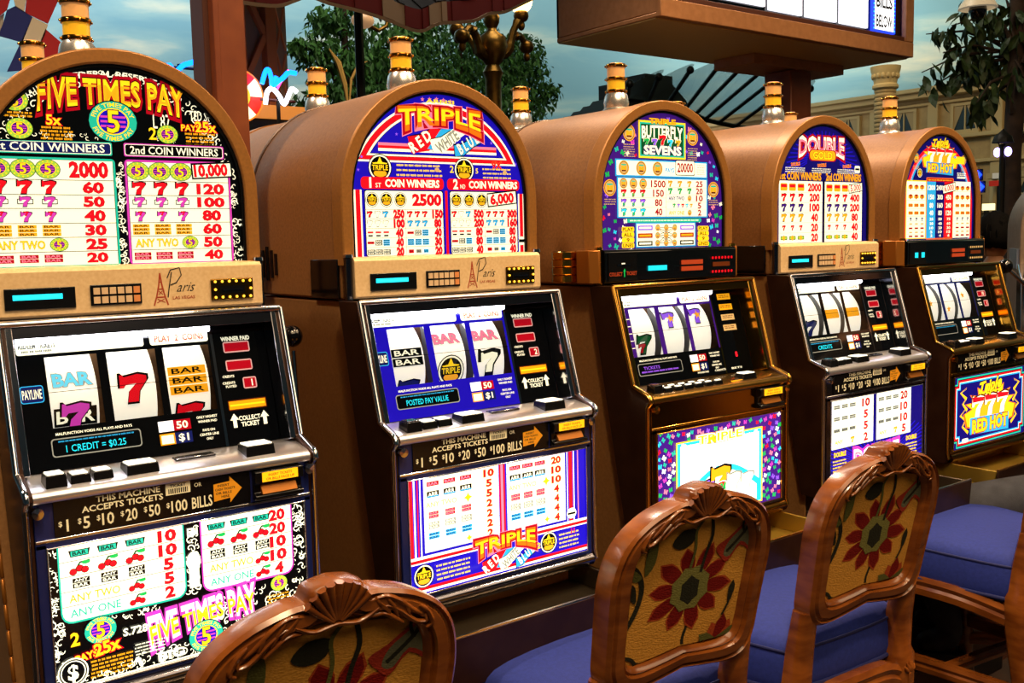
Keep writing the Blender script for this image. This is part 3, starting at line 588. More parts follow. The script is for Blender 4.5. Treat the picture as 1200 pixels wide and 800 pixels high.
def bel2(a):
    a.rect(0, 0, 100, 50, 'blue')
    for x, w, c in ((.4, 2, 'red'), (2.9, .8, 'white'), (4.6, .6, 'red'), (6, .6, 'cream'), (88.4, .5, 'cream'), (89.6, 2.2, 'red'), (92.4, .6, 'cream'), (95, .6, 'pink')): a.rect(x, 15, x + w, 50, c)
    a.ell(91, 20, 3, 2.6, 'cream'); a.rect(88.6, 19.4, 93.4, 20.4, 'black')
    a.rect(0, 15.2, 100, 16.4, 'cream'); a.rect(0, 13.8, 100, 15.2, 'red'); a.rect(0, 13.2, 100, 13.8, 'cream'); a.rect(0, .6, 100, 1.6, 'cream'); a.rect(0, 1.6, 100, 3, 'red')
    a.rect(48.4, 17, 51.6, 50, 'red'); a.rect(49.2, 17, 50.6, 50, 'pink')
    for x0, x1, nums in ((8, 48, ('10', '5', '5', '2', '2', '2', '2')), (52.4, 87, ('20', '10', '10', '4', '4', '4', '4'))):
        a.rect(x0, 17.6, x1, 50, 'cream')
        for i, n in enumerate(nums):
            y = 47.4 - i * 4.55; a.rect(x0, y - 2.3, x1, y - 2.15, 'grey'); a.text(n, x1 - 5.4, y, 3, 'red', w=2.7 * len(n), off=.06, out='gold', ow=.04)
            for k in range(3):
                x = x0 + 4.8 + (8.6 if x0 < 50 else 7.3) * k
                if i == 0: a.bar(x, y, 6.2, 2.2, 'dred', 'pink')
                elif i == 1: a.bar(x, y, 6.2, 3, 'black', 'cream', 1, 'ARR'); a.rect(x - 3, y - 1.2, x + 3, y - .7, 'sky')
                elif i == 3: a.bar(x, y, 5, 3, 'red', 'pink', 2)
                elif i == 4: a.bar(x, y, 5.4, 3, 'grey', 'cream', 2)
                elif i == 5: a.bar(x, y, 5.6, 3, 'sky', 'navy', 2)
            if i == 2: a.text('ANY TWO', x0 + 9, y, 2.2, 'tan', w=16, off=.02); a.star(x0 + 23, y, 2.2, 'yellow', 4, .5)
            if i == 6: a.text('ANY ONE', x0 + 9, y, 1.8, 'cream', w=14); a.star(x0 + 23, y, 1.6, 'yellow', 4, .5)
    trip_logo(a, 51, 9.8, 36, 18); a.triple(6.6, 8, 5.2); a.triple(76, 8.8, 5.2)
    a.tiny(13, 31, 11, .8, 'yellow', 4, 2); a.tiny(82, 95, 11, .8, 'yellow', 4, 2); a.text('2', 70, 8.5, 2.6, 'yellow', off=.04); a.text('11', 91, 11.6, 2.4, 'red', off=.05)
def bel3(a):
    a.rect(0, 0, 100, 50, 'purple')
    flock(a, 120, lambda x, y: y < 49 and not (12 < x < 83.5 and y < 46), 1.2, 1.55, BC, 21)
    a.rect(13.4, 1.4, 83, 44, 'yellow'); a.rect(14.4, 2.2, 82, 43.2, 'cyan'); a.rect(16.6, 3.6, 80, 41.6, 'white')
    P = [(16.6, 3.6), (16.6, 12)] + [(16.6 + 63.4 * t / 12, 12 + 14 * math.sin(PI * t / 12) + 3 * t / 12) for t in range(13)] + [(80, 3.6)]
    a.poly(P, 'cyan'); P2 = [(18.6, 3.6)] + [(18.6 + 59.4 * t / 12, 9 + 14 * math.sin(PI * t / 12) + 3 * t / 12) for t in range(13)] + [(78, 3.6)]; a.poly(P2, 'cream')
    a.text('TRIPLE', 48, 43, 4.4, 'cream', w=36, off=.1, out='gold', ow=.05); a.text('TRIPLE', 48, 43, 4.2, 'yellow', w=36, off=.03)
    a.text('BUTTERFLY', 48, 33, 12, 'pink', w=60, off=.09, warp=bow(-3, 30)); a.text('BUTTERFLY', 48, 33, 12, 'white', w=60, off=.065, warp=bow(-3, 30))
    for k, (c, h, y) in enumerate((('lime', 9, 12), ('violet', 11, 15), ('gold', 15, 19), ('cream', 11, 16), ('cream', 10, 15))): a.seven(26 + k * 11, y, h, c, 'black' if k < 3 else 'grey')
    a.seven(48, 14, 8, 'red', 'cream'); a.butterfly(50, 15, 2.4, 'green')
    a.text('SEVENS', 50, 6.6, 6.4, 'violet', w=46, off=.08); a.text('SEVENS', 50, 6.8, 6.2, 'white', w=46, off=.05)
def bel4(a):
    a.rect(0, 0, 100, 50, 'dblue')
    for k in range(34): t = PI * (k + .5) / 34; a.line([(48, 4), (48 + 70 * math.cos(t), 4 + 30 * math.sin(t))], .9, 'blue')
    for x0, x1, nums in ((2, 45, ('10', '5', '5', '2')), (48.5, 87, ('20', '10', '10', '5'))):
        a.rect(x0, 20.4, x1, 50, 'cream')
        for i, n in enumerate(nums):
            y = 46 - i * 7.2; a.rect(x0, y - 3.7, x1, y - 3.5, 'grey'); a.text(n, x1 - 8, y, 4.6, 'red' if i else 'dred', w=3.9 * len(n), off=.08)
            for k in range(3):
                if i < 3: a.bar(x0 + 5 + 8 * k, y, 6.4, 2.4, 'grey', 'black', 2 if i < 2 else 1)
                elif k == 2: a.seven(x0 + 21, y, 3.4, 'gold')
            if i == 3: a.text('ANY', x0 + 7, y, 2.2, 'gold', w=8, off=.05)
    f = lambda x, y: (x, y * (1 + .4 * (x / 25) ** 2) - 1.6 * (x / 25) ** 2)
    a.text('DOUBLE', 49, 12, 9, 'mag', w=48, off=.17, warp=f); a.text('DOUBLE', 49, 12, 9, 'white', w=48, off=.09, warp=f); a.text('DOUBLE', 49, 12, 7.6, 'pink', w=47, off=.0, warp=f)
    a.rr(35, 1, 63, 8, 3, 'gold'); a.text('GOLD', 49, 4.4, 4.6, 'cream', w=20, off=.05, out='brown')
    for x in (10, 88): a.text('DOUBLE', x, 17, 2.6, 'yellow', w=12, off=.06, out='dred'); a.tiny(x - 7, x + 7, 13, .9, 'yellow', 6, 2)
def bel5(a):
    a.rect(0, 0, 100, 50, 'dblue')
    def notch(m, c): k = 4; a.poly([(m + k, m), (100 - m - k, m), (100 - m - k, m + k), (100 - m, m + k), (100 - m, 50 - m - k), (100 - m - k, 50 - m - k), (100 - m - k, 50 - m), (m + k, 50 - m), (m + k, 50 - m - k), (m, 50 - m - k), (m, m + k), (m + k, m + k)], c)
    for m, c in ((.6, 'teal'), (1.6, 'black'), (2.2, 'red'), (3.6, 'cream'), (4.0, 'sky'), (5, 'dblue')): notch(m, c)
    for s_ in (-1, 1):
        for k in range(4): a.line([(50 + s_ * (30 + k), 10 + k * 8), (50 + s_ * (38 + k % 2 * 3), 15 + k * 8), (50 + s_ * 33, 21 + k * 7)], 2.6, 'gold', True); a.line([(50 + s_ * (30 + k), 10 + k * 8), (50 + s_ * (37 + k % 2 * 3), 15 + k * 8), (50 + s_ * 33, 20 + k * 7)], 1.4, 'yellow', True)
    redhot(a, 50, 24.5, 66, 39); a.rr(12, 3.4, 20, 6.4, 1, 'cream')

# ------------------------------------------------------------------ the room
def struct(mb, name, parent=None, **k):
    o = mb.build(name, parent, **k)
    if not parent: o['kind'] = 'structure'
    return o
carpet = mat('patterned_carpet', '3a2416', .95, noise='100a08', scale=5, bump=.4, bscale=300)
b = MB(); b.box(-8, 40, -8, 40, -.05, 0, carpet); struct(b, 'floor')
sky_m = mat('painted_sky', '8ab0bc', .95)
_n = sky_m.node_tree; _b = _n.nodes['Principled BSDF']; _tc = _n.nodes.new('ShaderNodeTexCoord'); _mp = _n.nodes.new('ShaderNodeMapping'); _mp.inputs['Scale'].default_value = (.05, .05, .28); _mp.inputs['Rotation'].default_value = (0, .12, 0)
_ns = _n.nodes.new('ShaderNodeTexNoise'); _ns.inputs['Scale'].default_value = 3.2; _ns.inputs['Detail'].default_value = 7; _ns.inputs['Distortion'].default_value = .4
_r = _n.nodes.new('ShaderNodeValToRGB'); _r.color_ramp.elements[0].position = .42; _r.color_ramp.elements[0].color = lin('74a4b4'); _r.color_ramp.elements[1].position = .72; _r.color_ramp.elements[1].color = lin('dcdcc4')
_e = _r.color_ramp.elements.new(.55); _e.color = lin('8cb4ba')
for x, y in ((_tc.outputs['Object'], _mp.inputs[0]), (_mp.outputs[0], _ns.inputs['Vector']), (_ns.outputs['Fac'], _r.inputs[0]), (_r.outputs[0], _b.inputs['Base Color'])): _n.links.new(x, y)
b = MB()   # round painted vault springing far out and bowing overhead
b.lathe([(44, 0), (44, 4)] + [(14 + 30 * math.cos(PI / 2 * k / 12), 4 + 9 * math.sin(PI / 2 * k / 12)) for k in range(1, 13)] + [(.01, 13.2)], (2, 2, 0), sky_m, 48)
struct(b, 'ceiling', smooth=60)

# ------------------------------------------------------------------ slot machines
UY = Vector((0, .065, .23)).normalized(); NRM = Vector((1, 0, 0)).cross(UY)
GB = Vector((0, -.097, 1.156))      # foot of the reel glass
def top_lamp(parent, x, y, z, k=1.0):
    b = MB(); b.lathe([(0, 0), (.041, 0), (.041, .005), (.032, .014), (.034, .026), (.031, .044), (.026, .052), (0, .052)], (x, y, z), mat('lamp_base_chrome', 'e0dcd8', .26, .85), 20)
    for h in (.052, .084, .118): b.lathe([(0, h), (.026, h), (.0275, h + .004), (.026, h + .009), (0, h + .009)], (x, y, z), brassring, 20)
    for h in (.052, .084, .118):
        for q in range(8): a = q * PI / 4; b.sphere((x + 0.0275 * math.cos(a), y + 0.0275 * math.sin(a), z + h + .0045), .0028, gold, 6)
    o = b.build('top_lamp', parent, smooth=50)
    b = MB(); b.lathe([(.0235, .061), (.0235, .084)], (x, y, z), lampy, 20); b.build('lower_lens', o)
    b = MB(); b.lathe([(.0235, .093), (.0235, .118)], (x, y, z), lampc, 20); b.lathe([(0, .127), (.021, .127), (.017, .130), (0, .131)], (x, y, z), lampc, 16); b.build('upper_lens', o)
    return o
def archring(hw_o, hw_i, zb, zc, n=32):
    f = lambda hw: [(-hw, zb)] + [(-hw * math.cos(PI * k / n), zc + hw * math.sin(PI * k / n)) for k in range(n + 1)] + [(hw, zb)]
    return f(hw_o), f(hw_i)
def ring_mesh(b, o, i, y0, y1, mt):
    n = len(o); vs = [(p[0], y, p[1]) for y in (y0, y1) for q in (o, i) for p in q]; fs = []
    for k in range(n - 1):
        fs += [(k, k + 1, n + k + 1, n + k), (2 * n + k, 2 * n + k + 1, 3 * n + k + 1, 3 * n + k), (k, k + 1, 2 * n + k + 1, 2 * n + k), (n + k, n + k + 1, 3 * n + k + 1, 3 * n + k)]
    b.add(vs, fs, mt)
ZC = 1.592; HW = .243
def barrel_shell(b, y0, y1):
    o, _ = archring(HW - .003, .2, 1.392, ZC); b.prism([(x, z) for x, z in o], y0, y1, barrel_m, 'y')
def sym(a, kind, x, y):
    k = kind
    if k == 'bar_c': a.text('BAR', x, y, 1.9, 'cyan', w=5.6, off=.06, out='grey', ow=.05)
    elif k == 'bar7': a.rect(x - 3.2, y - 1.4, x + 3.2, y + 1.4, 'black'); a.text('B  R', x, y, 1.8, 'cream', w=5.6, off=.04); a.seven(x, y, 4, 'mag')
    elif k == '7red': a.seven(x, y, 4.2, 'red')
    elif k == 'bar3': a.bar(x, y, 6.4, 4.6, 'gold', 'black', 3)
    elif k == 'bar2': a.bar(x, y, 6.4, 3.4, 'black', 'cream', 2)
    elif k == '7blue': a.seven(x, y, 4, 'navy')
    elif k == 'bar_r': a.text('BAR', x, y, 1.9, 'pink', w=5.6, off=.06, out='grey', ow=.04)
    elif k == 'trip': a.triple(x, y, 3)
    elif k == '7out': a.seven(x, y, 4.6, 'black'); a.seven(x, y, 3.8, 'cream', None)
    elif k == '7green': a.seven(x, y, 4, 'dgreen'); a.seven(x - .6, y - .8, 2, 'dred')
    elif k == '7pur': a.seven(x, y, 3.6, 'violet'); a.star(x + .6, y + .3, 1.2, 'gold')
    elif k == 'bar_g': a.rr(x - 3, y - 1.2, x + 3, y + 1.2, .5, 'gold')
    elif k == 'dots': a.star(x, y, 1.2, 'gold')
def led(a, x, y, w, h, st=None):
    a.rr(x - w / 2 - .5, y - h / 2 - .5, x + w / 2 + .5, y + h / 2 + .5, .8, 'pinkish'); a.rect(x - w / 2, y - h / 2, x + w / 2, y + h / 2, 'dred')
    if st: a.text(st, x + w * .2, y, h * .7, 'cream', off=.03)

def machine(cfg):
    cx = cfg['x']; T = thing('slot_machine', cfg['label'], 'slot machine', (cx, 1.777, 0), 0, 'slot machines in the front row')
    g = cfg['gold']; CH = gold if g else chrome; CD = dgold if g else dchrome
    # --- body
    b = MB(); barrel_shell(b, .004, .424); b.build('barrel', T, smooth=30, bevel=.005)
    b = MB(); o, _ = archring(HW - .0025, .2, 1.395, ZC); b.tube([(x, .4265, z) for x, z in o], .0028, darkside_m, 6); b.build('barrel_seam', T)
    b = MB(); o, i = archring(HW, .218, 1.46, ZC); ring_mesh(b, o, i, -.012, .03, rim_m); b.build('barrel_rim', T, smooth=40, bevel=.003)
    b = MB(); o, i = archring(.218, .2125, 1.46, ZC); ring_mesh(b, o, i, -.006, .02, black_m); b.build('glass_gasket', T, smooth=40)
    a = Art(U_T, 't'); a.clip = clip_arch; cfg['top'](a); a.build('top_glass', T, (-.215, -.001, 1.4745), back=archpts())
    b = MB(); b.prism([(.008, 1.388), (-.118, .80), (-.118, .70), (.42, .70), (.42, 1.388)], -.235, .235, cab_m, 'x'); b.build('cabinet', T, smooth=0, bevel=.003)
    for sx in (-.2365, .2365):
        b = MB()
        for q in range(15):
            t0, t1 = (q + .0) / 15, (q + 1.0) / 15; p = lambda t: (.006 - .126 * t, 1.388 - .588 * t)
            b.tube([(sx, *p(t0)), (sx, *p(t0 + .004)), (sx, *p(t1 - .004)), (sx, *p(t1))], [.001, .0034, .0034, .001], copper_m, 6)
        b.build('hinge', T, smooth=50)
    b = MB(); b.box(-.225, .225, -.10, .41, 0, .70, darkside_m); b.box(-.235, .235, -.13, .42, 0, .06, black_m); b.build('stand', T, bevel=.004)
    if cfg['vent']:
        b = MB()
        for q in range(5): b.box(-HW - .0015, -HW + .004, .30 + q * .022, .308 + q * .022, 1.425 + .006 * abs(q - 2), 1.50 - .008 * abs(q - 2), black_m)
        b.build('vent', T)
    if not g:
        b = MB(); b.box(-HW - .003, -HW + .01, .012, .13, 1.394, 1.472, blackg); b.build('side_plate', T, bevel=.002)
    # --- door skin
    prof = [(.003, 1.391), (-.073, 1.391), (-.138, 1.166), (-.184, 1.148), (-.192, 1.142), (-.194, 1.134), (-.188, 1.128), (-.182, 1.120), (-.181, .832), (-.186, .812), (-.176, .798), (-.116, .798)]
    for x0, x1 in ((-.250, -.2365), (.2365, .250)): b = MB(); b.prism(prof, x0, x1, darkside_m, 'x'); b.build('door_side', T, smooth=30, bevel=.001)
    b = MB(); fr = prof[1:10]
    for sx in (-.247, .247): b.tube([(sx, p[0] - .001, p[1]) for p in fr], .0055, CH, 8)
    b.tube([(-.247, -.074, 1.389), (.247, -.074, 1.389)], .006, CH, 8)
    b.prism([(-.073, 1.391), (0, 1.391), (0, 1.384), (-.06, 1.380), (-.066, 1.366), (-.080, 1.366)], -.24, .24, CD, 'x')
    for x0, x1 in ((-.2365, -.226), (.226, .2365)):
        b.prism([(-.076, 1.385), (-.03, 1.385), (-.097, 1.15), (-.140, 1.162)], x0, x1, CH, 'x')
    b.build('door_frame', T, smooth=40, bevel=.001)
    # --- reels behind the printed window glass
    X0 = -.225; u = .0045
    def G(uu, vv, n=0.): return Vector((X0 + uu * u, 0, 0)) + GB + UY * (vv * u) + NRM * n
    b = MB()
    p = [G(0, 0, -.004), G(0, 52, -.004), G(0, 52, -.15), G(0, 0, -.15)]
    b.box(-.226, .226, .10, .104, 1.10, 1.38, black_m); b.prism([(G(0, 51)[1], 1.386), (.10, 1.386), (.10, 1.38), (G(0, 50)[1], 1.38)], -.226, .226, black_m, 'x'); b.prism([(GB[1], 1.15), (.10, 1.15), (.10, 1.142), (GB[1], 1.142)], -.226, .226, black_m, 'x')
    for x in (-.226, .222): b.prism([(GB[1] + .004, 1.146), (G(0, 51)[1] + .004, 1.386), (.10, 1.386), (.10, 1.146)], x, x + .004, black_m, 'x')
    b.build('reel_box', T)
    wins = ((11.5, 30.5), (34, 53), (56, 75)); v0, v1 = 15, 40.5
    R = .105
    for q, (w0, w1) in enumerate(wins):
        c = G((w0 + w1) / 2, (v0 + v1) / 2, -(R + .012)); hw = (w1 - w0) / 2 * u - .003
        b = MB(); b.lathe([(R, -hw), (R, hw)], (c[0], c[1], c[2]), reel_m, 48, 'x'); b.lathe([(.02, -hw), (R, -hw)], (c[0], c[1], c[2]), mat('reel_disc', '9a9a90', .5), 48, 'x'); b.lathe([(.02, hw), (R, hw)], (c[0], c[1], c[2]), mat('reel_disc', '9a9a90', .5), 48, 'x')
        rl = b.build('reel', T, smooth=50)
        for kind, off in cfg['reels'][q]:
            th = off * u / R; N = NRM * math.cos(th) + UY * math.sin(th); U2 = UY * math.cos(th) - NRM * math.sin(th)
            P = c + N * (R + .0012)
            a = Art(u * 2.45, 'd'); sym(a, kind, 0, 0); a.build('reel_symbol', rl, P, (1, 0, 0), U2)
    # window print
    wp = cfg['win']; a = Art(u, 'd', dz=1.2e-5); bgm = blackg if wp == 'black' else (ink('blue', 'd') if wp == 'blue' else ink(wp, 'd'))
    H = 52
    for r_ in ((0, 0, 77, v0), (0, v1, 77, H), (0, v0, wins[0][0], v1), (wins[0][1], v0, wins[1][0], v1), (wins[1][1], v0, wins[2][0], v1), (wins[2][1], v0, 77, v1)): a.rect(*r_, bgm if r_[1] != 0 else (blackg if wp != 'blue' else bgm))
    a.z += .0001; a.rect(77, 0, 100, H, blackg)
    a.rect(76.2, 0, 77.4, H, CH)
    for w0, w1 in wins: a.rect(w0, v0, w1, v1, clear); a.rect(w0 - .4, (v0 + v1) / 2 - .1, w1 + .4, (v0 + v1) / 2 + .1, 'black')
    a.lev = 'b'
    a.lev = 't'; a.rr(2, 41.8, 49, 46.6, 1, 'cream'); a.rr(51.5, 41.8, 75.4, 46.6, 1, 'cream')
    a.lev = 'x'; a.text('REDEEM TICKETS', 9.5, 44.9, 1.6, 'black', w=13, off=.08); a.tiny(3.4, 15, 43, .8, 'black')
    a.text('PLAY  2  COINS', 63.5, 44.2, 2.4, 'rust', w=20, off=.05)
    a.lev = 't'
    if cfg['five']:
        for k in range(5):
            y = 38 - k * 5.2; a.rect(1.4, y - 1.8, 5, y + 1.8, 'black'); a.text('2', 3.2, y, 2.6, 'led', off=.05); a.line([(5.2, y), (8.5, 27.7 + (y - 27.7) * .75), (11, 27.7 + (y - 27.7) * .75)], .4, 'cream')
    else:
        a.rr(1.6, 24.6, 9.8, 30.8, 1, 'sky'); a.rr(1.9, 24.9, 9.5, 30.5, .8, 'navy'); a.text('PAYLINE', 5.7, 27.7, 3.2, 'cream', w=6.8, off=.02)
    a.text('MALFUNCTION VOIDS ALL PLAYS AND PAYS', 26, 12.7, .9, 'cream', w=28, off=.03)
    a.rr(10, 4.6, 43, 11.2, 1.2, 'grey'); a.rr(10.4, 5, 42.6, 10.8, 1, 'black')
    if cfg['five']: a.text('TICKETS', 20, 8.6, 1.6, 'violet', w=12); a.tiny(12, 40, 6.6, .9, 'violet')
    else: a.text(cfg['lcd'], 26, 7.2, 2.4, 'lcd', w=22 if len(cfg['lcd']) > 9 else 14, off=.01); a.tiny(12, 41, 10, .5, 'sky')
    a.rect(50, 8.6, 56, 12.6, 'white'); a.rect(50, 3.6, 56, 7.8, 'amber'); a.rect(56, 8.6, 63, 12.6, 'dred'); a.rect(56, 3.6, 63, 7.8, 'navy'); a.rect(50.6, 4, 55.4, 7.2, 'cream')
    a.text('50', 59.5, 10.6, 2.6, 'cream', w=4.6, off=.04); a.text('$1', 59.5, 5.8, 2.6, 'cream', w=4, off=.04)
    for k, st in enumerate(('ONLY HIGHEST', 'WINNER PAID', '', 'PAYS ON', 'CENTER LINE', 'ONLY')):
        if st: a.text(st, 70, 12.4 - k * 1.7, .9, 'cream', w=.72 * len(st), off=.03)
    if not cfg['five']:
        a.text('WINNER PAID', 87, 42, 1.6, 'cream', w=12.5, off=.05)
        led(a, 87, 38.6, 10.5, 3.4); led(a, 87, 31.2, 10.5, 3.4, cfg['cred2']); led(a, 90.5, 23.8, 5, 3.6, cfg['cred'])
        a.text('CREDITS', 81.6, 27, .9, 'cream', w=5, off=.03); a.text('CREDITS', 81.4, 24.4, .9, 'cream', w=5.4, off=.03); a.text('PLAYED', 82.2, 23, .9, 'cream', w=4.6, off=.03)
        a.rr(79.6, 13.4, 96.4, 17.4, .4, 'brown'); a.rect(80, 13.8, 96, 17, 'amber'); a.rect(80.4, 15, 95.6, 15.7, 'yellow')
        for x in (81.4, 94.6): a.poly([(x - 1.9, 9.6), (x, 12.2), (x + 1.9, 9.6), (x + .8, 9.6), (x + .8, 6.6), (x - .8, 6.6), (x - .8, 9.6)], 'cream')
        a.text('COLLECT', 88, 10, 1.7, 'cream', w=9.4, off=.04); a.text('TICKET', 88, 7.6, 1.7, 'cream', w=8, off=.04)
    else:
        for k in range(4): a.rect(82, 42 - k * 6, 93, 45.4 - k * 6, 'gold' if k < 2 else 'tan'); a.tiny(83, 92, 44.4 - k * 6, .6, 'brown', 2)
        a.rect(86, 8, 90, 12, 'black'); a.text('8', 88, 10, 2.8, 'led', off=.05)
        for x, st in ((58, 'WINNER PAID'), (72, 'CREDITS'), (86, 'BETS')): a.text(st, x, 2.4, 1, 'cream', w=9)
    a.build('reel_glass', T, (X0, GB[1], GB[2]), (1, 0, 0), UY)
    b = MB(); b.tube([(-.215, -.048, 1.3605), (.115, -.048, 1.3605)], .0065, tube_m, 10); b.build('window_lamp', T)
    b = MB(); b.tube([(-.2, G(0, 46)[1] + .03, 1.366), (.12, G(0, 46)[1] + .03, 1.366)], .008, tube_m, 10); b.build('reel_lamp', T)
    # --- deck
    b = MB(); b.prism([(-.092, 1.154), (-.140, 1.1555), (-.184, 1.1475), (-.192, 1.142), (-.1945, 1.136), (-.192, 1.1295), (-.184, 1.127), (-.092, 1.127)], -.2365, .2365, deckc if not g else deckg, 'x'); dk = b.build('button_deck', T, smooth=50)
    def button(ux, w, d, y=-.158, h=.011, lit=True, z=1.151):
        x = X0 + ux * u
        b = MB()
        def taper(x0, x1, y0, y1, z0, z1, ins, mt):
            b.add([(x0, y0, z0), (x1, y0, z0), (x1, y1, z0), (x0, y1, z0), (x0 + ins, y0 + ins, z1), (x1 - ins, y0 + ins, z1), (x1 - ins, y1 - ins, z1), (x0 + ins, y1 - ins, z1)], [(0, 1, 2, 3), (4, 5, 6, 7), (0, 1, 5, 4), (1, 2, 6, 5), (2, 3, 7, 6), (3, 0, 4, 7)], mt)
        taper(x - w / 2, x + w / 2, y - d / 2, y + d / 2, z - .006, z + h, .002, black_m)
        o = b.build('button', dk, bevel=.001)
        b = MB(); i = .0045; b.box(x - w / 2 + i, x + w / 2 - i, y - d / 2 + i, y + d / 2 - i, z + h - .001, z + h + .0022, cap_w if lit else CD); b.build('button_cap', o, bevel=.001)
    if cfg['five']:
        for r in range(2):
            for k in range(5 if r else 6): button(12 + k * 7.6 - r * 0, .026, .016, -.172 + r * .022 + .0, .007)
        button(4.5, .03, .028, -.165, .016, False); button(76, .05, .032, -.160, .012)
        a = Art(u, 'd'); a.poly([(60, 0), (70, 1), (76, 7), (66, 9)], 'gold'); a.build('deck_label', dk, (X0, -.178, 1.1492), (1, 0, 0), (0, 1, .12))
    else:
        button(6, .034, .034, -.166, .016, cfg['x'] < 1); button(14.5, .033, .032, -.163); button(22.5, .033, .032, -.161); button(36.5, .055, .040, -.160, .013); button(83, .056, .042, -.158, .015)
        b = MB(); b.box(X0 + 51 * u, X0 + 67 * u, -.15, -.128, 1.150, 1.158, CD); b.build('lock_plate', dk, bevel=.002)
        a = Art(u, 'd'); a.rect(68, 5.2, 79, 8.6, 'amber'); a.build('deck_label', dk, (X0, -.158, 1.1530), (1, 0, 0), (0, 1, .02))
    # --- bill panel
    b = MB(); b.box(-.2365, .2365, -.184, -.10, 1.068, 1.1275, dgold if g else (blue_m if cfg['blue'] else dchrome)); b.box(-.2365, .2365, -.187, -.17, 1.067, 1.0725, CH); fp = b.build('front_panel', T, bevel=.0015)
    for sx in (-.232, .232):
        b = MB(); b.lathe([(0, -.199), (.009, -.198), (.009, -.182), (0, -.18)], (sx, 0, 1.116), CH, 12, 'y'); b.build('corner_boss', fp)
    if not cfg['five']:
        a = Art(u, 'x'); a.rr(4, -1.4, 74, 11.4, 1.2, black_m); a.rr(73, .0, 77, 9, 1, black_m)
        a.text('THIS MACHINE', 30, 9.3, 2.0, 'cream', w=23, off=.04); a.text('ACCEPTS TICKETS', 28, 6.5, 2.0, 'cream', w=29, off=.04); a.rect(43.6, 6.4, 53, 10.6, 'cream'); a.rect(44.6, 6.8, 52, 8.6, 'black')
        a.text('TICKET', 48.3, 9.6, 1.0, 'black', w=6, off=.05); a.text('OR', 56, 8.6, 1.4, 'cream')
        for k in range(9): a.rect(45 + k * .8, 6.8, 45.3 + k * .8, 8.6, 'cream')
        x = 6
        for s1 in ('$1', '$5', '$10', '$20', '$50', '$100'):
            w = 1.9 * (len(s1) - 1) + .4; wn = .9 if s1 == '$1' else w; a.text('$', x, 2.9, 1.7, 'cream', off=.03); a.text(s1[1:], x + 1.2 + w / 2, 2.1, 3.9, 'cream', w=wn, off=.03); x += w + 4.2
        a.text('BILLS', x + 2.8, 2.1, 3.9, 'cream', w=8, off=.03)
        a.poly([(62, 1.2), (68.5, 1.8), (68.5, .0), (73.4, 4.8), (68.5, 9.8), (68.5, 8), (62, 7.6)], 'gold')
        for k, st in enumerate(('INSERT', 'CASH TICKETS', 'OR BILLS', 'HERE')): a.text(st, 66 if k % 2 == 0 else 66.6, 6.8 - k * 1.4, .8, 'black', w=min(8, .8 * len(st)), off=.04)
        a.build('bill_notice', fp, (X0, -.1868, 1.0798), back=None)
        # curved wrap behind the notice
        b = MB(); b.box(X0 + 4 * u, X0 + 77 * u, -.1864, -.180, 1.0735, 1.1265, black_m); b.build('notice_backing', fp, bevel=.001)
    b = MB(); x0, x1 = X0 + 78 * u, X0 + 98.5 * u
    b.prism([(-.18, 1.075), (-.200, 1.077), (-.200, 1.084), (-.190, 1.088), (-.190, 1.103), (-.201, 1.106), (-.201, 1.125), (-.18, 1.127)], x0, x1, black_m, 'x'); ba = b.build('bill_acceptor', T, bevel=.0015)
    b = MB(); b.box(x0 + .012, x1 - .012, -.2025, -.201, 1.1075, 1.1235, slot_m); ll = b.build('lit_label', ba)
    a = Art(u, 'x'); a.text('INSERT TICKETS', 8.2, 2.4, .9, 'rust', w=10, off=.02); a.text('OR BILLS FACE UP', 8.2, .9, .9, 'rust', w=12, off=.02); a.build('label_print', ba, (x0 + .009, -.2029, 1.108))
    b = MB(); b.prism([(-.1895, 1.102), (-.1915, 1.102), (-.2005, 1.086), (-.1895, 1.086)], x0 + .012, x1 - .012, copper_m, 'x'); b.box(x0 + .018, x1 - .018, -.1945, -.1905, 1.0955, 1.0975, black_m); b.build('bill_slot', ba, bevel=.001)
    # --- belly
    b = MB(); fm = dgold if g else (blue_m if cfg['blue'] else dchrome)
    for x0, x1, z0, z1 in ((-.2365, -.220, .832, 1.066), (.224, .2365, .832, 1.066), (-.2365, .2365, 1.058, 1.068), (-.2365, .2365, .826, .8335)): b.box(x0, x1, -.186, -.17, z0, z1, fm)
    for x0, x1, z0, z1 in ((-.222, -.219, .834, 1.06), (.2225, .2255, .834, 1.06), (-.222, .2255, 1.057, 1.0595), (-.222, .2255, .832, .835)): b.box(x0, x1, -.1885, -.182, z0, z1, CH)
    b.build('belly_frame', T, bevel=.0012)
    a = Art(U_B * .984, 'b'); a.clip = clip_rect; cfg['belly'](a); a.build('belly_glass', T, (-.2205, -.184, .8345), (1, 0, 0), (0, .0, 1), back=[(0, 0), (100, 0), (100, 50.4), (0, 50.4)])
    # --- lip and coin tray
    b = MB(); b.prism([(-.186, .826), (-.194, .820), (-.197, .812), (-.192, .803), (-.180, .799), (-.14, .799), (-.14, .826)], -.2365, .2365, CD, 'x'); b.build('lower_lip', T, smooth=50)
    b = MB(); tm = traygold if g else tray_m; W2 = .232; zb = .752; yf = -.325
    b.box(-W2, W2, yf, -.10, zb - .004, zb, tm); b.prism([(yf, zb), (yf + .010, zb), (yf, .795), (yf - .008, .797)], -W2, W2, tm, 'x')
    for sx in (-W2, W2 - .006): b.prism([(-.10, zb), (yf, zb), (yf - .008, .797), (-.20, .797), (-.15, .80), (-.10, .80)], sx, sx + .006, tm, 'x')
    b.box(-W2, W2, -.115, -.10, zb, .80, darkside_m)
    tr = b.build('coin_tray', T, bevel=.002)
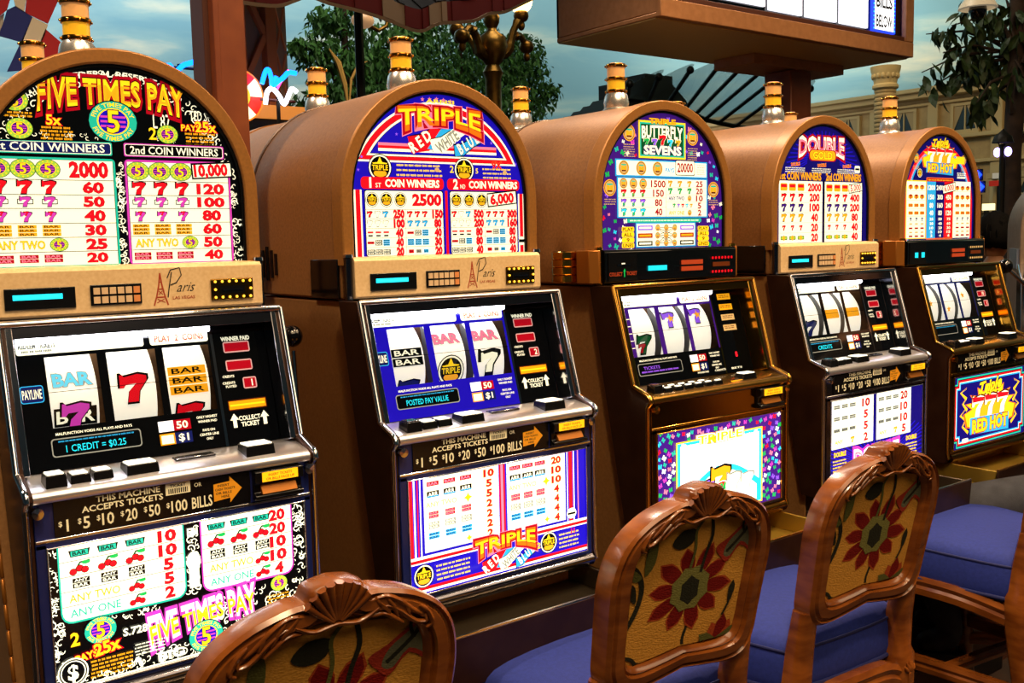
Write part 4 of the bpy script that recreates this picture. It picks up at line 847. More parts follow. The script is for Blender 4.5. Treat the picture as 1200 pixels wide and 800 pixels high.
    b = MB(); b.prism([(yf - .010, .798), (yf - .004, .7995), (yf + .004, .70), (yf - .002, .698)], -W2 - .003, W2 + .003, darkside_m, 'x'); b.box(-W2, W2, yf + .002, -.10, .70, .747, darkside_m); b.build('tray_apron', tr, bevel=.001)
    b = MB(); b.tube([(-W2 - .002, yf - .006, .799), (W2 + .002, yf - .006, .799)], .0035, CH, 8); b.build('tray_edge', tr)
    b = MB(); b.box(-.14, .10, -.16, -.105, .783, .799, CD); b.build('coin_chute', tr, bevel=.002)
    # --- display panel
    pm = blackg if g else beige_m
    b = MB(); b.prism([(-.026, 1.394), (-.030, 1.398), (-.030, 1.468), (-.024, 1.474), (.0, 1.476), (.03, 1.476), (.03, 1.394)], -.229, .235, pm, 'x'); dp = b.build('display_panel', T, bevel=.001)
    for sx in (-.2355, .2355):
        b = MB(); b.lathe([(.0085, 1.393), (.0085, 1.474)], (sx, -.016, 0), CD, 12); b.lathe([(0, 1.474), (.010, 1.475), (.009, 1.481), (0, 1.483)], (sx, -.016, 0), CH, 12); b.build('corner_post', dp)
    w = .00464; Y = -.0315
    def bx(b, a0, a1, v_0, v_1, y0, y1, m_): b.box(-.229 + a0 * w, -.229 + a1 * w, y0, y1, 1.396 + v_0 * w, 1.396 + v_1 * w, m_)
    if not g:
        b = MB(); bx(b, 7, 30, 2.6, 10, -.033, -.03, black_m); ds = b.build('text_display', dp, bevel=.001)
        a = Art(w, 'b'); a.rect(9.6, 6.0, 25.6, 7.8, 'lcd'); a.tiny(10, 25, 7, .9, 'cyan'); a.build('lit_text', ds, (-.229, -.0335, 1.396))
        b = MB(); bx(b, 35, 53, 2.8, 10.2, -.0325, -.03, black_m); kp = b.build('keypad', dp, bevel=.001)
        for r in range(2):
            for k in range(6): b = MB(); bx(b, 36 + k * 2.8, 38.2 + k * 2.8, 3.6 + r * 3.2, 6 + r * 3.2, -.0345, -.0325, mat('key_orange', 'd88a50', .4) if k == 5 else mat('key_tan', 'd8b890', .4)); kb = b.build('key', kp)
        b = MB(); bx(b, 79, 96, 2.4, 10.6, -.0335, -.03, dgold); cr = b.build('card_reader', dp, bevel=.002)
        b = MB(); bx(b, 82.4, 92.4, 4.8, 7.8, -.0345, -.033, black_m); bx(b, 83.4, 91.4, 6, 6.6, -.036, -.034, dchrome); b.build('card_slot', cr)
        blb = mat('amber_bulb', 'ffc838', .3, emit=1.6); b = MB()
        for k in range(6):
            for v in (3.5, 9.5): b.sphere((-.229 + (80.6 + k * 2.8) * w, -.035, 1.396 + v * w), .0024, blb, 8)
        b.sphere((-.229 + 94.8 * w, -.035, 1.396 + 6.5 * w), .0024, blb, 8); b.sphere((-.229 + 80.6 * w, -.035, 1.396 + 6.5 * w), .0024, blb, 8)
        b.build('bulbs', cr)
        a = Art(w, 'x')   # tower and script of the house
        for sg in (-1, 1): a.line([(60 + sg * 2.6, 1.6), (60 + sg * 1.5, 5), (60 + sg * .6, 9), (60, 13.6)], .55, 'rust')
        for y, q in ((4.4, 1.7), (7.4, 1.0), (10, .5)): a.rect(60 - q, y, 60 + q, y + .5, 'rust')
        for y in (2.6, 5.6): a.line([(60 - 2.2 + y * .25, y), (60 + 1.8 - y * .2, y + 1.4)], .3, 'rust'); a.line([(60 + 2.2 - y * .25, y), (60 - 1.8 + y * .2, y + 1.4)], .3, 'rust')
        a.text('aris', 69.6, 8.2, 3.6, 'black', w=7.2, off=-.005, shear=.5)
        a.line([(62.6, 4.4), (63.4, 9), (64.4, 13.8)], .4, 'black'); a.line([(62.6, 11.6), (64, 14.6), (67.4, 15.4), (68, 12.6), (66, 9.8), (63.8, 9)], .4, 'black')
        a.text('LAS VEGAS', 68.6, 4.2, 1.1, 'rust', w=8.4, off=.02); a.build('house_mark', dp, (-.229, -.0303, 1.396))
    else:
        b = MB(); bx(b, 2, 22, 1, 15, -.032, -.03, black_m); bx(b, 8, 17, 8.6, 9.4, -.033, -.031, dchrome); tk = b.build('ticket_slot', dp)
        a = Art(w, 't')
        if cfg['five']:
            a.rect(11, 8.8, 13.4, 10, 'cream'); a.rect(12.6, 2.8, 13.3, 6.4, 'green'); a.poly([(12.1, 5.6), (13, 7.2), (13.8, 5.6)], 'green'); a.text('COLLECT', 7, 4.4, 1.8, 'rust', w=9, off=.03); a.text('TICKET', 18, 4.6, 1.8, 'rust', w=7.4, off=.03)
            a.rect(30, 5.4, 44, 8, 'lcd')
        else: a.rect(8, 5, 12, 8.6, 'lcd'); a.rect(16, 5, 20, 8.6, 'lcd')
        for r in range(2): a.rect(55, 4.4 + r * 3.4, 72, 6.8 + r * 3.4, 'rust')
        for k in range(7):
            for v in (3.2, 10.8): a.ell(80 + k * 2.6, v, .8, .8, 'red' if cfg['five'] else 'tan', 8)
        a.rect(80, 6, 94, 8.4, 'brown'); a.build('lit_marks', dp, (-.229, -.0325, 1.396))['kind'] = 'stuff'
        # ribbed gold cylinder and copper wing at the flank
        b = MB()
        for k in range(4): b.lathe([(.030, 0), (.033, .002), (.033, .0165), (.030, .0185)], (-.262, .075, 1.398 + k * .0187), CH if k % 2 else gold, 20)
        b.lathe([(0, 1.398), (.03, 1.398)], (-.262, .075, 0), dgold, 20); b.lathe([(0, 1.473), (.03, 1.473)], (-.262, .075, 0), dgold, 20)
        b.build('corner_cylinder', T)
        b = MB(); b.prism([(-.246, .05), (-.262, .034), (-.262, -.010), (-.244, -.026), (-.2385, -.026), (-.2385, .05)], 1.396, 1.474, copper_m, 'z'); b.build('corner_wing', T, bevel=.002); b = MB(); b.prism([(.2385, .05), (.262, .034), (.262, -.010), (.244, -.026), (.2385, -.026)], 1.396, 1.474, copper_m, 'z'); b.build('corner_wing', T, bevel=.002)
    # --- lever
    b = MB(); b.lathe([(0, .250), (.03, .250), (.03, .262), (.018, .275), (0, .276)], (0, -.02, 1.08), CH, 20, 'x'); b.tube([(.268, -.02, 1.08), (.30, -.018, 1.12), (.307, .008, 1.30)], .006, CH, 10); lv = b.build('lever', T)
    b = MB(); b.sphere((.307, .010, 1.328), .0215, blackg, 20); b.build('knob', lv)
    if 'door' in cfg:                                   # this cabinet has the narrower door
        Mx = Matrix.Translation((.25, 0, 0)) @ Matrix.Diagonal((cfg['door'], 1, 1, 1)) @ Matrix.Translation((-.25, 0, 0))
        for ch in T.children:
            if ch.name.split('.')[0] in ('door_side', 'door_frame', 'reel_box', 'reel', 'reel_glass', 'window_lamp', 'reel_lamp', 'button_deck', 'front_panel', 'bill_acceptor', 'belly_frame', 'belly_glass', 'lower_lip', 'coin_tray'): ch.matrix_basis = Mx @ ch.matrix_basis
    top_lamp(T, .035 if cfg['x'] > 1 else .0, .205, ZC + HW - .006)
    return T

CF_ = [
    dict(x=.522, door=.94, top=top1, belly=bel1, gold=False, blue=True, vent=False, five=False, win='black', lcd="1 CREDIT = $0.25", cred='1', cred2=None,
         reels=((('bar_c', 4.5), ('bar7', -9)), (('7red', -1),), (('bar3', 0), ('7red', -14))), label='large slot machine nearest the camera with banknote artwork, FIVE TIMES PAY'),
    dict(x=1.178, top=top2, belly=bel2, gold=False, blue=True, vent=True, five=False, win='blue', lcd='POSTED PAY VALUE', cred='2', cred2=None,
         reels=((('bar2', 0), ('7blue', -15)), (('bar_r', 7), ('trip', -8)), (('bar_r', 7), ('7out', -6))), label='slot machine with blue glass reading TRIPLE over RED WHITE BLUE ribbons'),
    dict(x=1.837, top=top3, belly=bel3, gold=True, blue=False, vent=False, five=True, win='purple', lcd='', cred='', cred2=None,
         reels=((('7green', -6),), (('7pur', 6),), (('7pur', 7),)), label='gold-trimmed slot machine with purple butterfly artwork, BUTTERFLY SEVENS'),
    dict(x=2.487, top=top4, belly=bel4, gold=False, blue=False, vent=False, five=False, win='black', lcd='CREDITS', cred='2', cred2=None,
         reels=((('7blue', -8),), (('bar_g', 0),), (('bar_g', 0),)), label='slot machine with DOUBLE GOLD lettering on dark blue glass, fourth in the row'),
    dict(x=3.108, top=top5, belly=bel5, gold=True, blue=False, vent=False, five=False, win='navy', lcd='', cred='1', cred2='10',
         reels=((('dots', 0),), (('dots', -5),), (('dots', 4),)), label='gold-trimmed slot machine with flaming sevens reading RED HOT, far end of row'),
]
for c_ in CF_: machine(c_)
b = MB(); b.box(-.8, 3.5, 1.68, 3.0, 0, .03, mat('plinth_wood', '5a3018', .5)); struct(b, 'trim_1')

def at(px, py, ax, val):            # a point on the plane coordinate[ax] = val
    r = CF + CR * ((px - 600) / 1180.4) + CU * ((400 - py) / 1180.4); o = Vector((0, 0, 1.5)); return o + r * ((val - o[ax]) / r[ax])

# ------------------------------------------------------------------ machines standing back to back behind the row
def rear_machine(x, label, lamp=True, y=2.632, group='slot machines backing onto the front row'):
    T = thing('slot_machine', label, 'slot machine', (x, y, 0), PI, group)
    b = MB(); barrel_shell(b, .004, .424); b.build('barrel', T, smooth=30, bevel=.003)
    b = MB(); o, i = archring(HW, .218, 1.46, ZC); ring_mesh(b, o, i, -.012, .03, rim_m); b.build('barrel_rim', T, smooth=40)
    a = Art(U_T, 't'); a.clip = clip_arch; a.poly(archpts(), 'dblue'); a.rect(6, 2, 48, 40, 'cream'); a.rect(52, 2, 94, 40, 'cream'); a.ell(50, 60, 26, 9, 'gold'); a.build('top_glass', T, (-.215, -.001, 1.4745), back=archpts())
    b = MB(); b.prism([(.008, 1.388), (-.118, .80), (-.118, .0), (.42, .0), (.42, 1.388)], -.235, .235, cab_m, 'x'); b.build('cabinet', T, smooth=0, bevel=.003)
    b = MB(); b.prism([(.004, 1.391), (-.073, 1.391), (-.138, 1.166), (-.192, 1.142), (-.182, 1.12), (-.181, .8), (-.12, .8)], -.245, .245, dchrome, 'x'); b.build('door', T, bevel=.003)
    b = MB(); b.box(-.229, .235, -.03, .02, 1.396, 1.474, beige_m); b.build('display_panel', T, bevel=.001)
    b = MB(); b.box(-.232, .232, -.325, -.12, .70, .79, tray_m); b.build('coin_tray', T, bevel=.004)
    if lamp: top_lamp(T, .0, .205, ZC + HW - .006)
    return T
rear_machine(.545, 'back-to-back slot machine behind the FIVE TIMES PAY machine, its lamp at left edge')
rear_machine(1.228, 'back-to-back slot machine behind the TRIPLE machine, seen past its barrel seam')
rear_machine(1.90, 'back-to-back slot machine behind the butterfly machine, only lamp and barrel end showing')
rear_machine(2.575, 'back-to-back slot machine behind the DOUBLE GOLD machine, lamp by the butterfly rim')
rear_machine(3.19, 'back-to-back slot machine whose barrel continues the last barrel of the row')
for x, lb in ((4.30, 'distant slot machine whose thin lamp peeks over the barrel of the DOUBLE GOLD machine'), (4.84, 'distant slot machine with a bright lamp left of the sign post')): rear_machine(x, lb, True, 4.3 if x < 4.5 else 4.5, 'slot machines in the next row')

# ------------------------------------------------------------------ dining-style slot chairs
cherry = wood('cherry_wood', '5e2c0c', '94521c', .24, (4, 4, 14))
seatblue = mat('blue_seat_fabric', '28368c', .75, noise='22307e', scale=120, bump=.2, bscale=500, spec=.3)
piping_m = mat('blue_piping', '20265e', .6)
def cloth(name, c):
    m = mat(name, c, .9, spec=.15); nt = m.node_tree; b = nt.nodes['Principled BSDF']; L = nt.links
    tc = nt.nodes.new('ShaderNodeTexCoord'); w = nt.nodes.new('ShaderNodeTexVoronoi'); w.inputs['Scale'].default_value = 420; mp = nt.nodes.new('ShaderNodeMapping'); mp.inputs['Scale'].default_value = (.55, 1, 1)
    L.new(tc.outputs['Object'], mp.inputs[0]); L.new(mp.outputs[0], w.inputs['Vector']); bp = nt.nodes.new('ShaderNodeBump'); bp.inputs['Strength'].default_value = .6; bp.inputs['Distance'].default_value = .0012; bp.invert = True
    L.new(w.outputs['Distance'], bp.inputs['Height']); L.new(bp.outputs['Normal'], b.inputs['Normal'])
    mx = nt.nodes.new('ShaderNodeMixRGB'); mx.blend_type = 'MULTIPLY'; mx.inputs[0].default_value = .5; mx.inputs[1].default_value = lin(c); n = nt.nodes.new('ShaderNodeTexNoise'); n.inputs['Scale'].default_value = 160; r = nt.nodes.new('ShaderNodeMapRange'); r.inputs[3].default_value = .55; r.inputs[4].default_value = 1.25
    L.new(tc.outputs['Object'], n.inputs['Vector']); L.new(n.outputs['Fac'], r.inputs[0]); L.new(r.outputs[0], mx.inputs[2]); L.new(mx.outputs[0], b.inputs['Base Color'])
    return m
K = {k: cloth('tapestry_' + k, v) for k, v in dict(mustard='d0943c', crimson='74120e', orange='a84420', green='5c5c2c', dark='26261c', moss='77743c', rose='983020', grey='64644c').items()}

def catmull(P, n=4, closed=False):
    out = []; N = len(P)
    for i in range(N if closed else N - 1):
        p0, p1, p2, p3 = (P[(i - 1) % N] if (closed or i > 0) else P[0]), P[i], P[(i + 1) % N], (P[(i + 2) % N] if (closed or i + 2 < N) else P[-1])
        for k in range(n):
            t = k / n; out.append(tuple(.5 * ((2 * p1[j]) + (-p0[j] + p2[j]) * t + (2 * p0[j] - 5 * p1[j] + 4 * p2[j] - p3[j]) * t * t + (-p0[j] + 3 * p1[j] - 3 * p2[j] + p3[j]) * t ** 3) for j in range(len(p1))))
    if not closed: out.append(P[-1])
    return out
OUT = [(0, .735), (.07, .724), (.14, .716), (.186, .726), (.210, .760), (.216, .82), (.221, .89), (.224, .945), (.214, .99), (.186, 1.024), (.135, 1.050), (.075, 1.064), (.045, 1.066), (.035, 1.080), (0, 1.086)]
INN = [(0, .772), (.06, .766), (.115, .764), (.148, .772), (.158, .795), (.160, .84), (.162, .885), (.163, .93), (.158, .96), (.140, .984), (.105, .998), (.065, 1.006), (.045, 1.009), (.025, 1.011), (0, 1.012)]
OUT = [(x * (.82 if x > .06 else .9), z) for x, z in OUT]; INN = [(x * .79, .795 + (z - .764) * .976) for x, z in INN]
OUT = [(x, z + .03 * (.95 - z) / .234 if z < .95 else z + .012 * (z - .95) / .12) for x, z in OUT]
def rec(z): return -.15 * max(0, z - .66) - .10 * max(0, z - .66) ** 2
def petal(a, cx, cy, ang, r0, r1, w, c, kx=1.2, ky=1.0):
    P = [(r0, -.25 * w), ((r0 + r1) / 2, -.5 * w), (r0 + (r1 - r0) * .72, -.46 * w), (r1, 0), (r0 + (r1 - r0) * .72, .46 * w), ((r0 + r1) / 2, .5 * w), (r0, .25 * w)]
    a.poly([(cx + kx * (x * math.cos(ang) - y * math.sin(ang)), cy + ky * (x * math.sin(ang) + y * math.cos(ang))) for x, y in P], c)
def tapestry(a, full):
    ins = [(x * .97, z) for x, z in full]
    a.poly([(50 + x / .0033 / .79, (z - .787) / .0033) for x, z in ins], K['mustard'])
    # big flower
    a.line(catmull([(50, 30), (53, 18), (51, 8), (54, -2)]), 2.2, K['dark'])
    n = 10
    for k in range(n):
        t = PI / 2 + .2 + 2 * PI * k / n; petal(a, 51, 38, t, 7, 24 + (k % 2) * 2, 9, K['orange']); petal(a, 51, 38, t, 7, 23 + (k % 2) * 1.6, 7.6, K['crimson'])
        for q in (-1, 1): petal(a, 51, 38, t + q * .17, 8, 18, 3.2, K['crimson'])
    a.poly([(51 + (12.5 + 1.8 * (k % 2)) * math.cos(2 * PI * k / 16), 38 + (11.5 + 1.8 * (k % 2)) * math.sin(2 * PI * k / 16)) for k in range(16)], K['moss'])
    a.poly([(51 + (6 + 1.2 * (k % 2)) * math.cos(2 * PI * k / 12), 37 + (7 + 1.5 * (k % 2)) * math.sin(2 * PI * k / 12)) for k in range(12)], K['dark'])
    # left scroll and bud
    a.line(catmull([(0, 14), (8, 22), (15, 34), (17, 46), (12, 56), (4, 60)]), 3.2, K['dark'])
    a.poly(catmull([(3, 50), (9, 42), (14, 38), (13, 46), (9, 50)], 3, True), K['dark']); a.poly(catmull([(5, 56), (12, 50), (16, 52), (10, 57)], 3, True), K['green'])
    a.poly(catmull([(18, 52), (24, 58), (24, 70), (18, 66)], 3, True), K['green'])
    a.line(catmull([(-2, 4), (8, 8), (16, 6), (21, -1), (20, -6)]), 2.2, K['dark'])
    a.poly(catmull([(20, -6), (26, 2), (34, 0), (43, 2), (38, -6), (30, -9)], 3, True), K['dark']); a.poly(catmull([(26, -3), (32, 1), (37, -2), (31, -5)], 3, True), K['green'])
    a.line(catmull([(6, -12), (14, -8), (19, -4)]), 2, K['green']); a.poly(catmull([(0, -8), (6, -2), (9, 4), (3, 0)], 3, True), K['moss'])
    # top
    a.poly(catmull([(34, 66), (40, 72), (50, 71), (48, 64), (40, 62)], 3, True), K['dark']); a.line(catmull([(57, 46), (59, 56), (62, 66), (60, 76)]), 2.2, K['dark']); a.line(catmull([(49, 50), (51, 60), (50, 70), (54, 76)]), 1.8, K['green'])
    a.poly(catmull([(70, 52), (76, 48), (84, 56), (94, 50), (98, 60), (90, 64), (96, 72), (84, 68), (74, 62), (66, 58)], 3, True), K['rose']); a.poly(catmull([(72, 53), (77, 51), (84, 58), (93, 53), (95, 60), (88, 64), (92, 70), (84, 66), (75, 60)], 3, True), K['grey'])
    a.line(catmull([(74, 54), (82, 60), (88, 66), (92, 76)]), 2, K['dark']); a.line(catmull([(86, 62), (84, 68), (86, 76)]), 1.6, K['dark'])
    # right tulip
    for t, w, c in ((1.9, 7, 'orange'), (1.1, 7, 'orange'), (1.45, 7, 'crimson'), (2.5, 6, 'green'), (.6, 6, 'green')): petal(a, 77, -1, t, 1, 15 if c != 'crimson' else 18, w, K[c])
    a.line(catmull([(78, 16), (82, 24), (83, 34)]), 1.6, K['dark']); petal(a, 82, 24, 1.5, 0, 12, 4, K['dark'])
    a.line(catmull([(90, 28), (95, 33), (100, 34)]), 2, K['dark']); a.poly(catmull([(96, 40), (100, 46), (102, 54), (97, 50)], 3, True), K['rose'])
def make_chair(label, loc, rz):
    T = thing('dining_chair', label, 'chair', loc, rz, 'carved chairs drawn up to the slot machines')
    o = catmull(OUT, 4); i = catmull(INN, 4); o = o + [(-x, z) for x, z in o[-2:0:-1]]; i = i + [(-x, z) for x, z in i[-2:0:-1]]; N = len(o)
    sec = [(0, -.010), (.03, -.020), (.14, -.026), (.20, -.021), (.26, -.0215), (.33, -.027), (.64, -.028), (.70, -.020), (.77, -.022), (.86, -.018), (1, -.004), (1, .010), (.8, .022), (.3, .026), (.03, .018)]
    vs = []
    for k in range(N):
        for t, y in sec:
            x = o[k][0] + (i[k][0] - o[k][0]) * t; z = o[k][1] + (i[k][1] - o[k][1]) * t; vs.append((x, y + rec(z), z))
    S = len(sec); b = MB(); b.add(vs, [(k * S + j, k * S + (j + 1) % S, ((k + 1) % N) * S + (j + 1) % S, ((k + 1) % N) * S + j) for k in range(N) for j in range(S)], cherry)
    fr = b.build('back_frame', T, smooth=32)
    # carved crest: shell with leaves either side
    b = MB()
    for k in range(9):
        t = PI / 2 + (k - 4) * .24; P = [(.006 * math.cos(t), 1.022 + .006 * math.sin(t)), (.032 * math.cos(t), 1.022 + .034 * math.sin(t)), (.050 * math.cos(t), 1.022 + .056 * math.sin(t))]
        b.tube([(x, -.030 + rec(z), z + .020) for x, z in P], [.0028, .0052, .0062], cherry, 6)
    b.tube([(x, -.03 + rec(z), z + .020) for x, z in catmull([(-.055, 1.030), (-.03, 1.018), (0, 1.022), (.03, 1.018), (.055, 1.030)])], .0035, cherry, 6)
    for sx in (-1, 1):
        for L in ([(.05, 1.044), (.075, 1.050), (.10, 1.042), (.125, 1.028), (.14, 1.022)], [(.052, 1.032), (.08, 1.036), (.105, 1.026), (.13, 1.012), (.148, 1.012), (.146, 1.022)], [(.055, 1.024), (.075, 1.026), (.095, 1.018), (.11, 1.010)],
                  [(.06, 1.050), (.068, 1.040), (.082, 1.030), (.084, 1.020)], [(.078, 1.048), (.09, 1.036), (.10, 1.020)], [(.10, 1.044), (.115, 1.032), (.118, 1.016)], [(.135, 1.034), (.15, 1.026), (.160, 1.010), (.150, 1.002)]):
            P = catmull(L, 3); n = len(P); b.tube([(sx * x * .84, -.0285 + rec(z), z + .018 - .65 * x * x) for x, z in P], [.0014 + .0026 * math.sin(PI * (.12 + .8 * k / (n - 1))) for k in range(n)], cherry, 6)
    tag(b.build('crest_carving', fr, smooth=60), 'carved shell and leaf crest')
    # upholstered back
    b = MB(); ins = [(x * .985, z) for x, z in i]; b.add([(x, -.006 + rec(z), z) for x, z in ins] + [(x, .014 + rec(z), z) for x, z in ins], [tuple(range(N)), tuple(range(N, 2 * N))[::-1]] + [(k, (k + 1) % N, N + (k + 1) % N, N + k) for k in range(N)], K['mustard'])
    pd = b.build('back_pad', T, smooth=0)
    a = Art(.0033, 'x', dz=3e-5); KX = .79
    xs = [p[0] for p in i]; 
    def clipf(x, y):
        X = (x - 50) * .0033 * KX; Z = .787 + y * .0033; c_ = Vector((0, .915)); v = Vector((X, Z)) - c_
        for k in range(N):
            p, q = Vector(i[k]) - c_, Vector(i[(k + 1) % N]) - c_
            den = p.x * (q.y - p.y) - p.y * (q.x - p.x)
            dv = v.x * (q.y - p.y) - v.y * (q.x - p.x)
            if abs(dv) < 1e-12: continue
            s_ = den / dv
            if s_ <= 0: continue
            h = v * s_; e = q - p; t = (h - p).dot(e) / e.length_squared
            if -1e-6 <= t <= 1 + 1e-6:
                if s_ < .985: v = v * s_ * .985
                break
        v += c_; return (v.x / (.0033 * KX) + 50, (v.y - .787) / .0033)
    a.clip = clipf; tapestry(a, i)
    z0, z1 = .787, 1.04; uy = Vector((0, rec(z1) - rec(z0), z1 - z0)).normalized()
    a.build('tapestry', pd, (-.165, -.0095 + rec(z0), z0), (1, 0, 0), uy)
    # posts and legs
    def loft(b, secs):      # (x, y, z, hx, hy)
        o_ = len(b.v); vs = []
        for (x, y, z, hx, hy) in secs: vs += [(x + hx * cx_, y + hy * cy_, z) for cx_, cy_ in ((-1, -.6), (-.6, -1), (.6, -1), (1, -.6), (1, .6), (.6, 1), (-.6, 1), (-1, .6))]
        n = len(secs); fs = [tuple(range(8))[::-1], tuple(range((n - 1) * 8, n * 8))] + [(r * 8 + k, r * 8 + (k + 1) % 8, (r + 1) * 8 + (k + 1) % 8, (r + 1) * 8 + k) for r in range(n - 1) for k in range(8)]
        b.add(vs, fs, cherry)
    for sx in (-1, 1):
        b = MB(); loft(b, [(sx * .160, -.045, 0, .016, .016), (sx * .160, -.03, .2, .017, .017), (sx * .160, -.012, .40, .020, .022), (sx * .161, -.002, .50, .024, .027), (sx * .161, 0, .56, .030, .031), (sx * .161, 0, .615, .030, .031), (sx * .160, .0, .63, .025, .025), (sx * .158, rec(.70), .70, .024, .023), (sx * .158, rec(.78), .78, .022, .020)])
        lg = b.build('leg', T, smooth=50)
        b = MB()
        for q in range(5): t = PI / 2 + (q - 2) * .45; b.tube([(sx * .161, -.031, .575), (sx * .161 + .016 * math.cos(t), -.0335, .575 + .016 * math.sin(t)), (sx * .161 + .020 * math.cos(t), -.031, .575 + .026 * math.sin(t))], [.002, .0045, .002], cherry, 6)
        b.tube([(sx * .161, -.031, .575), (sx * .161, -.029, .54), (sx * .161, -.024, .51)], [.005, .004, .001], cherry, 6)
        b.build('knee_carving', lg, smooth=60)
        b = MB(); loft(b, [(sx * .205, .41, 0, .017, .017), (sx * .20, .395, .06, .013, .013), (sx * .20, .395, .25, .016, .016), (sx * .208, .41, .45, .024, .024), (sx * .212, .415, .55, .028, .028), (sx * .212, .415, .60, .026, .026)]); b.build('leg', T, smooth=50)
    # seat rails
    def rail(P, name, h=.024, w=.013):
        P = catmull(P, 4); b = MB(); sec = [(-w, -h), (-w * 1.15, -h * .3), (-w * .8, 0), (-w * 1.2, h * .5), (-w * .8, h), (w, h), (w, -h)]; vs = []
        for k, p in enumerate(P):
            q = Vector(P[min(k + 1, len(P) - 1)]) - Vector(P[max(k - 1, 0)]); q.z = 0; nrm = Vector((q.y, -q.x, 0)).normalized()
            vs += [(p[0] - nrm.x * dx, p[1] - nrm.y * dx, p[2] + dz) for dx, dz in sec]
        S = len(sec); n = len(P); b.add(vs, [(r * S + k, r * S + (k + 1) % S, (r + 1) * S + (k + 1) % S, (r + 1) * S + k) for r in range(n - 1) for k in range(S)] + [tuple(range(S)), tuple(range((n - 1) * S, n * S))], cherry); return b.build(name, T, smooth=35)
    rail([(-.155, -.012, .560), (-.10, -.016, .585), (0, -.018, .590), (.10, -.016, .585), (.155, -.012, .560)], 'seat_rail')
    rail([(.205, .41, .575), (.11, .435, .59), (0, .44, .592), (-.11, .435, .59), (-.205, .41, .575)], 'seat_rail')
    rail([(-.215, .41, .575), (-.222, .30, .590), (-.205, .14, .592), (-.168, .01, .565)], 'seat_rail'); rail([(.168, .01, .565), (.205, .14, .592), (.222, .30, .590), (.215, .41, .575)], 'seat_rail')
    for sx in (-1, 1): rail([(sx * .2, .40, .36), (sx * .182, .2, .37), (sx * .162, -.015, .375)] if sx < 0 else [(sx * .162, -.015, .375), (sx * .182, .2, .37), (sx * .2, .40, .36)], 'stretcher', .018, .011)
    rail([(-.18, .19, .37), (0, .19, .372), (.18, .19, .37)], 'stretcher', .014, .010); rail([(-.16, -.02, .30), (0, -.02, .30), (.16, -.02, .30)], 'stretcher', .014, .010)
    # cushion
    OL = catmull([(-.150, .004), (0, -.004), (.150, .004), (.185, .03), (.222, .20), (.238, .36), (.222, .43), (.16, .462), (0, .475), (-.16, .462), (-.222, .43), (-.238, .36), (-.222, .20), (-.185, .03)], 3, True); c_ = (0, .225); n = len(OL); vs = []
    lay = [(.60, .965), (.606, .985), (.63, 1.0), (.665, 1.0), (.69, .985), (.705, .95), (.716, .88), (.724, .74), (.730, .5), (.733, .22)]
    for z, sc in lay: vs += [(c_[0] + (x - c_[0]) * sc, c_[1] + (y - c_[1]) * sc, z) for x, y in OL]
    vs.append((c_[0], c_[1], .734)); b = MB(); b.add(vs, [(r * n + k, r * n + (k + 1) % n, (r + 1) * n + (k + 1) % n, (r + 1) * n + k) for r in range(len(lay) - 1) for k in range(n)] + [((len(lay) - 1) * n + k, (len(lay) - 1) * n + (k + 1) % n, len(lay) * n) for k in range(n)] + [tuple(range(n))[::-1]], seatblue); st = b.build('seat', T, smooth=60)
    b = MB(); b.tube([(c_[0] + x * 1.0, c_[1] + (y - c_[1]) * 1.0, .611) for x, y in OL], .0045, piping_m, 6, closed=True); b.tube([(c_[0] + x * .99, c_[1] + (y - c_[1]) * .99, .690) for x, y in OL], .003, piping_m, 6, closed=True); b.build('piping', st, smooth=60)
    return T
ch0 = make_chair('carved chair nearest the camera, only its crest and tapestry top above the frame edge', (.548, 1.175, 0), math.radians(-3))
for lb, loc, rz in (('carved chair in front of the butterfly machine, whole flower tapestry back showing', (1.232, 1.195, 0), -3), ('carved chair third along, tapestry back and blue seat edge beneath it visible', (1.735, 1.17, 0), -3), ('carved chair at the right edge, blue seat showing and back cut by the frame', (2.55, 1.12, 0), -7), ('carved chair under the seated person in jeans, beyond the right-edge chair', (3.14, 1.28, 0), 30)):
    c_ = copy_tree(ch0); c_.location = loc; c_.rotation_euler[2] = math.radians(rz); c_['label'] = lb
    if 'person' in lb: c_.scale = (1, 1, .84)

# ------------------------------------------------------------------ pole between the machines, sign overhead
brown_st = mat('painted_brown_steel', '7c3e1c', .45, .2, noise='6a3014', scale=14)
dbrown = mat('dark_brown_steel', '4c2414', .5, .2)
T = thing('steel_pole', 'reddish brown boxed steel post rising behind the first two slot machines', 'post', (.868, 2.19, 0))
b = MB(); b.box(-.018, .050, -.045, .045, 0, 4.2, brown_st); b.build('post_face', T, bevel=.003)
b = MB(); b.box(-.038, -.018, -.03, .045, 0, 4.2, dbrown); b.build('post_flange', T, bevel=.003)
b = MB(); b.box(-.026, -.012, -.056, .0, 0, 4.2, brown_st); b.build('post_rib', T, bevel=.002)
sign_m = mat('bronze_sign_box', 'a8744a', .45, .2, noise='98663e', scale=30)
T = thing('overhead_sign', 'big bronze box sign overhead with white lit boards reading BILLS BELOW', 'sign', (3.06, 2.97, 2.4))
b = MB(); b.box(0, 1.86, .02, .66, 0, .02, sign_m); b.box(0, .02, .02, .66, .02, .95, sign_m); b.box(1.84, 1.86, .02, .66, .02, .95, sign_m); b.box(0, 1.86, .64, .66, .02, .95, sign_m); b.box(0, 1.86, .02, .66, .93, .95, sign_m); b.build('sign_case', T, bevel=.004)
b = MB(); b.box(0, 1.86, 0, .03, 0, .075, sign_m); b.box(0, .07, 0, .03, .075, .95, sign_m); b.box(1.79, 1.86, 0, .03, .075, .95, sign_m); b.box(.07, 1.79, .012, .03, .075, .10, dbrown); b.build('sign_frame', T, bevel=.004)
b = MB(); b.box(.07, 1.79, .06, .07, .09, .93, blackg); b.build('sign_backing', T)
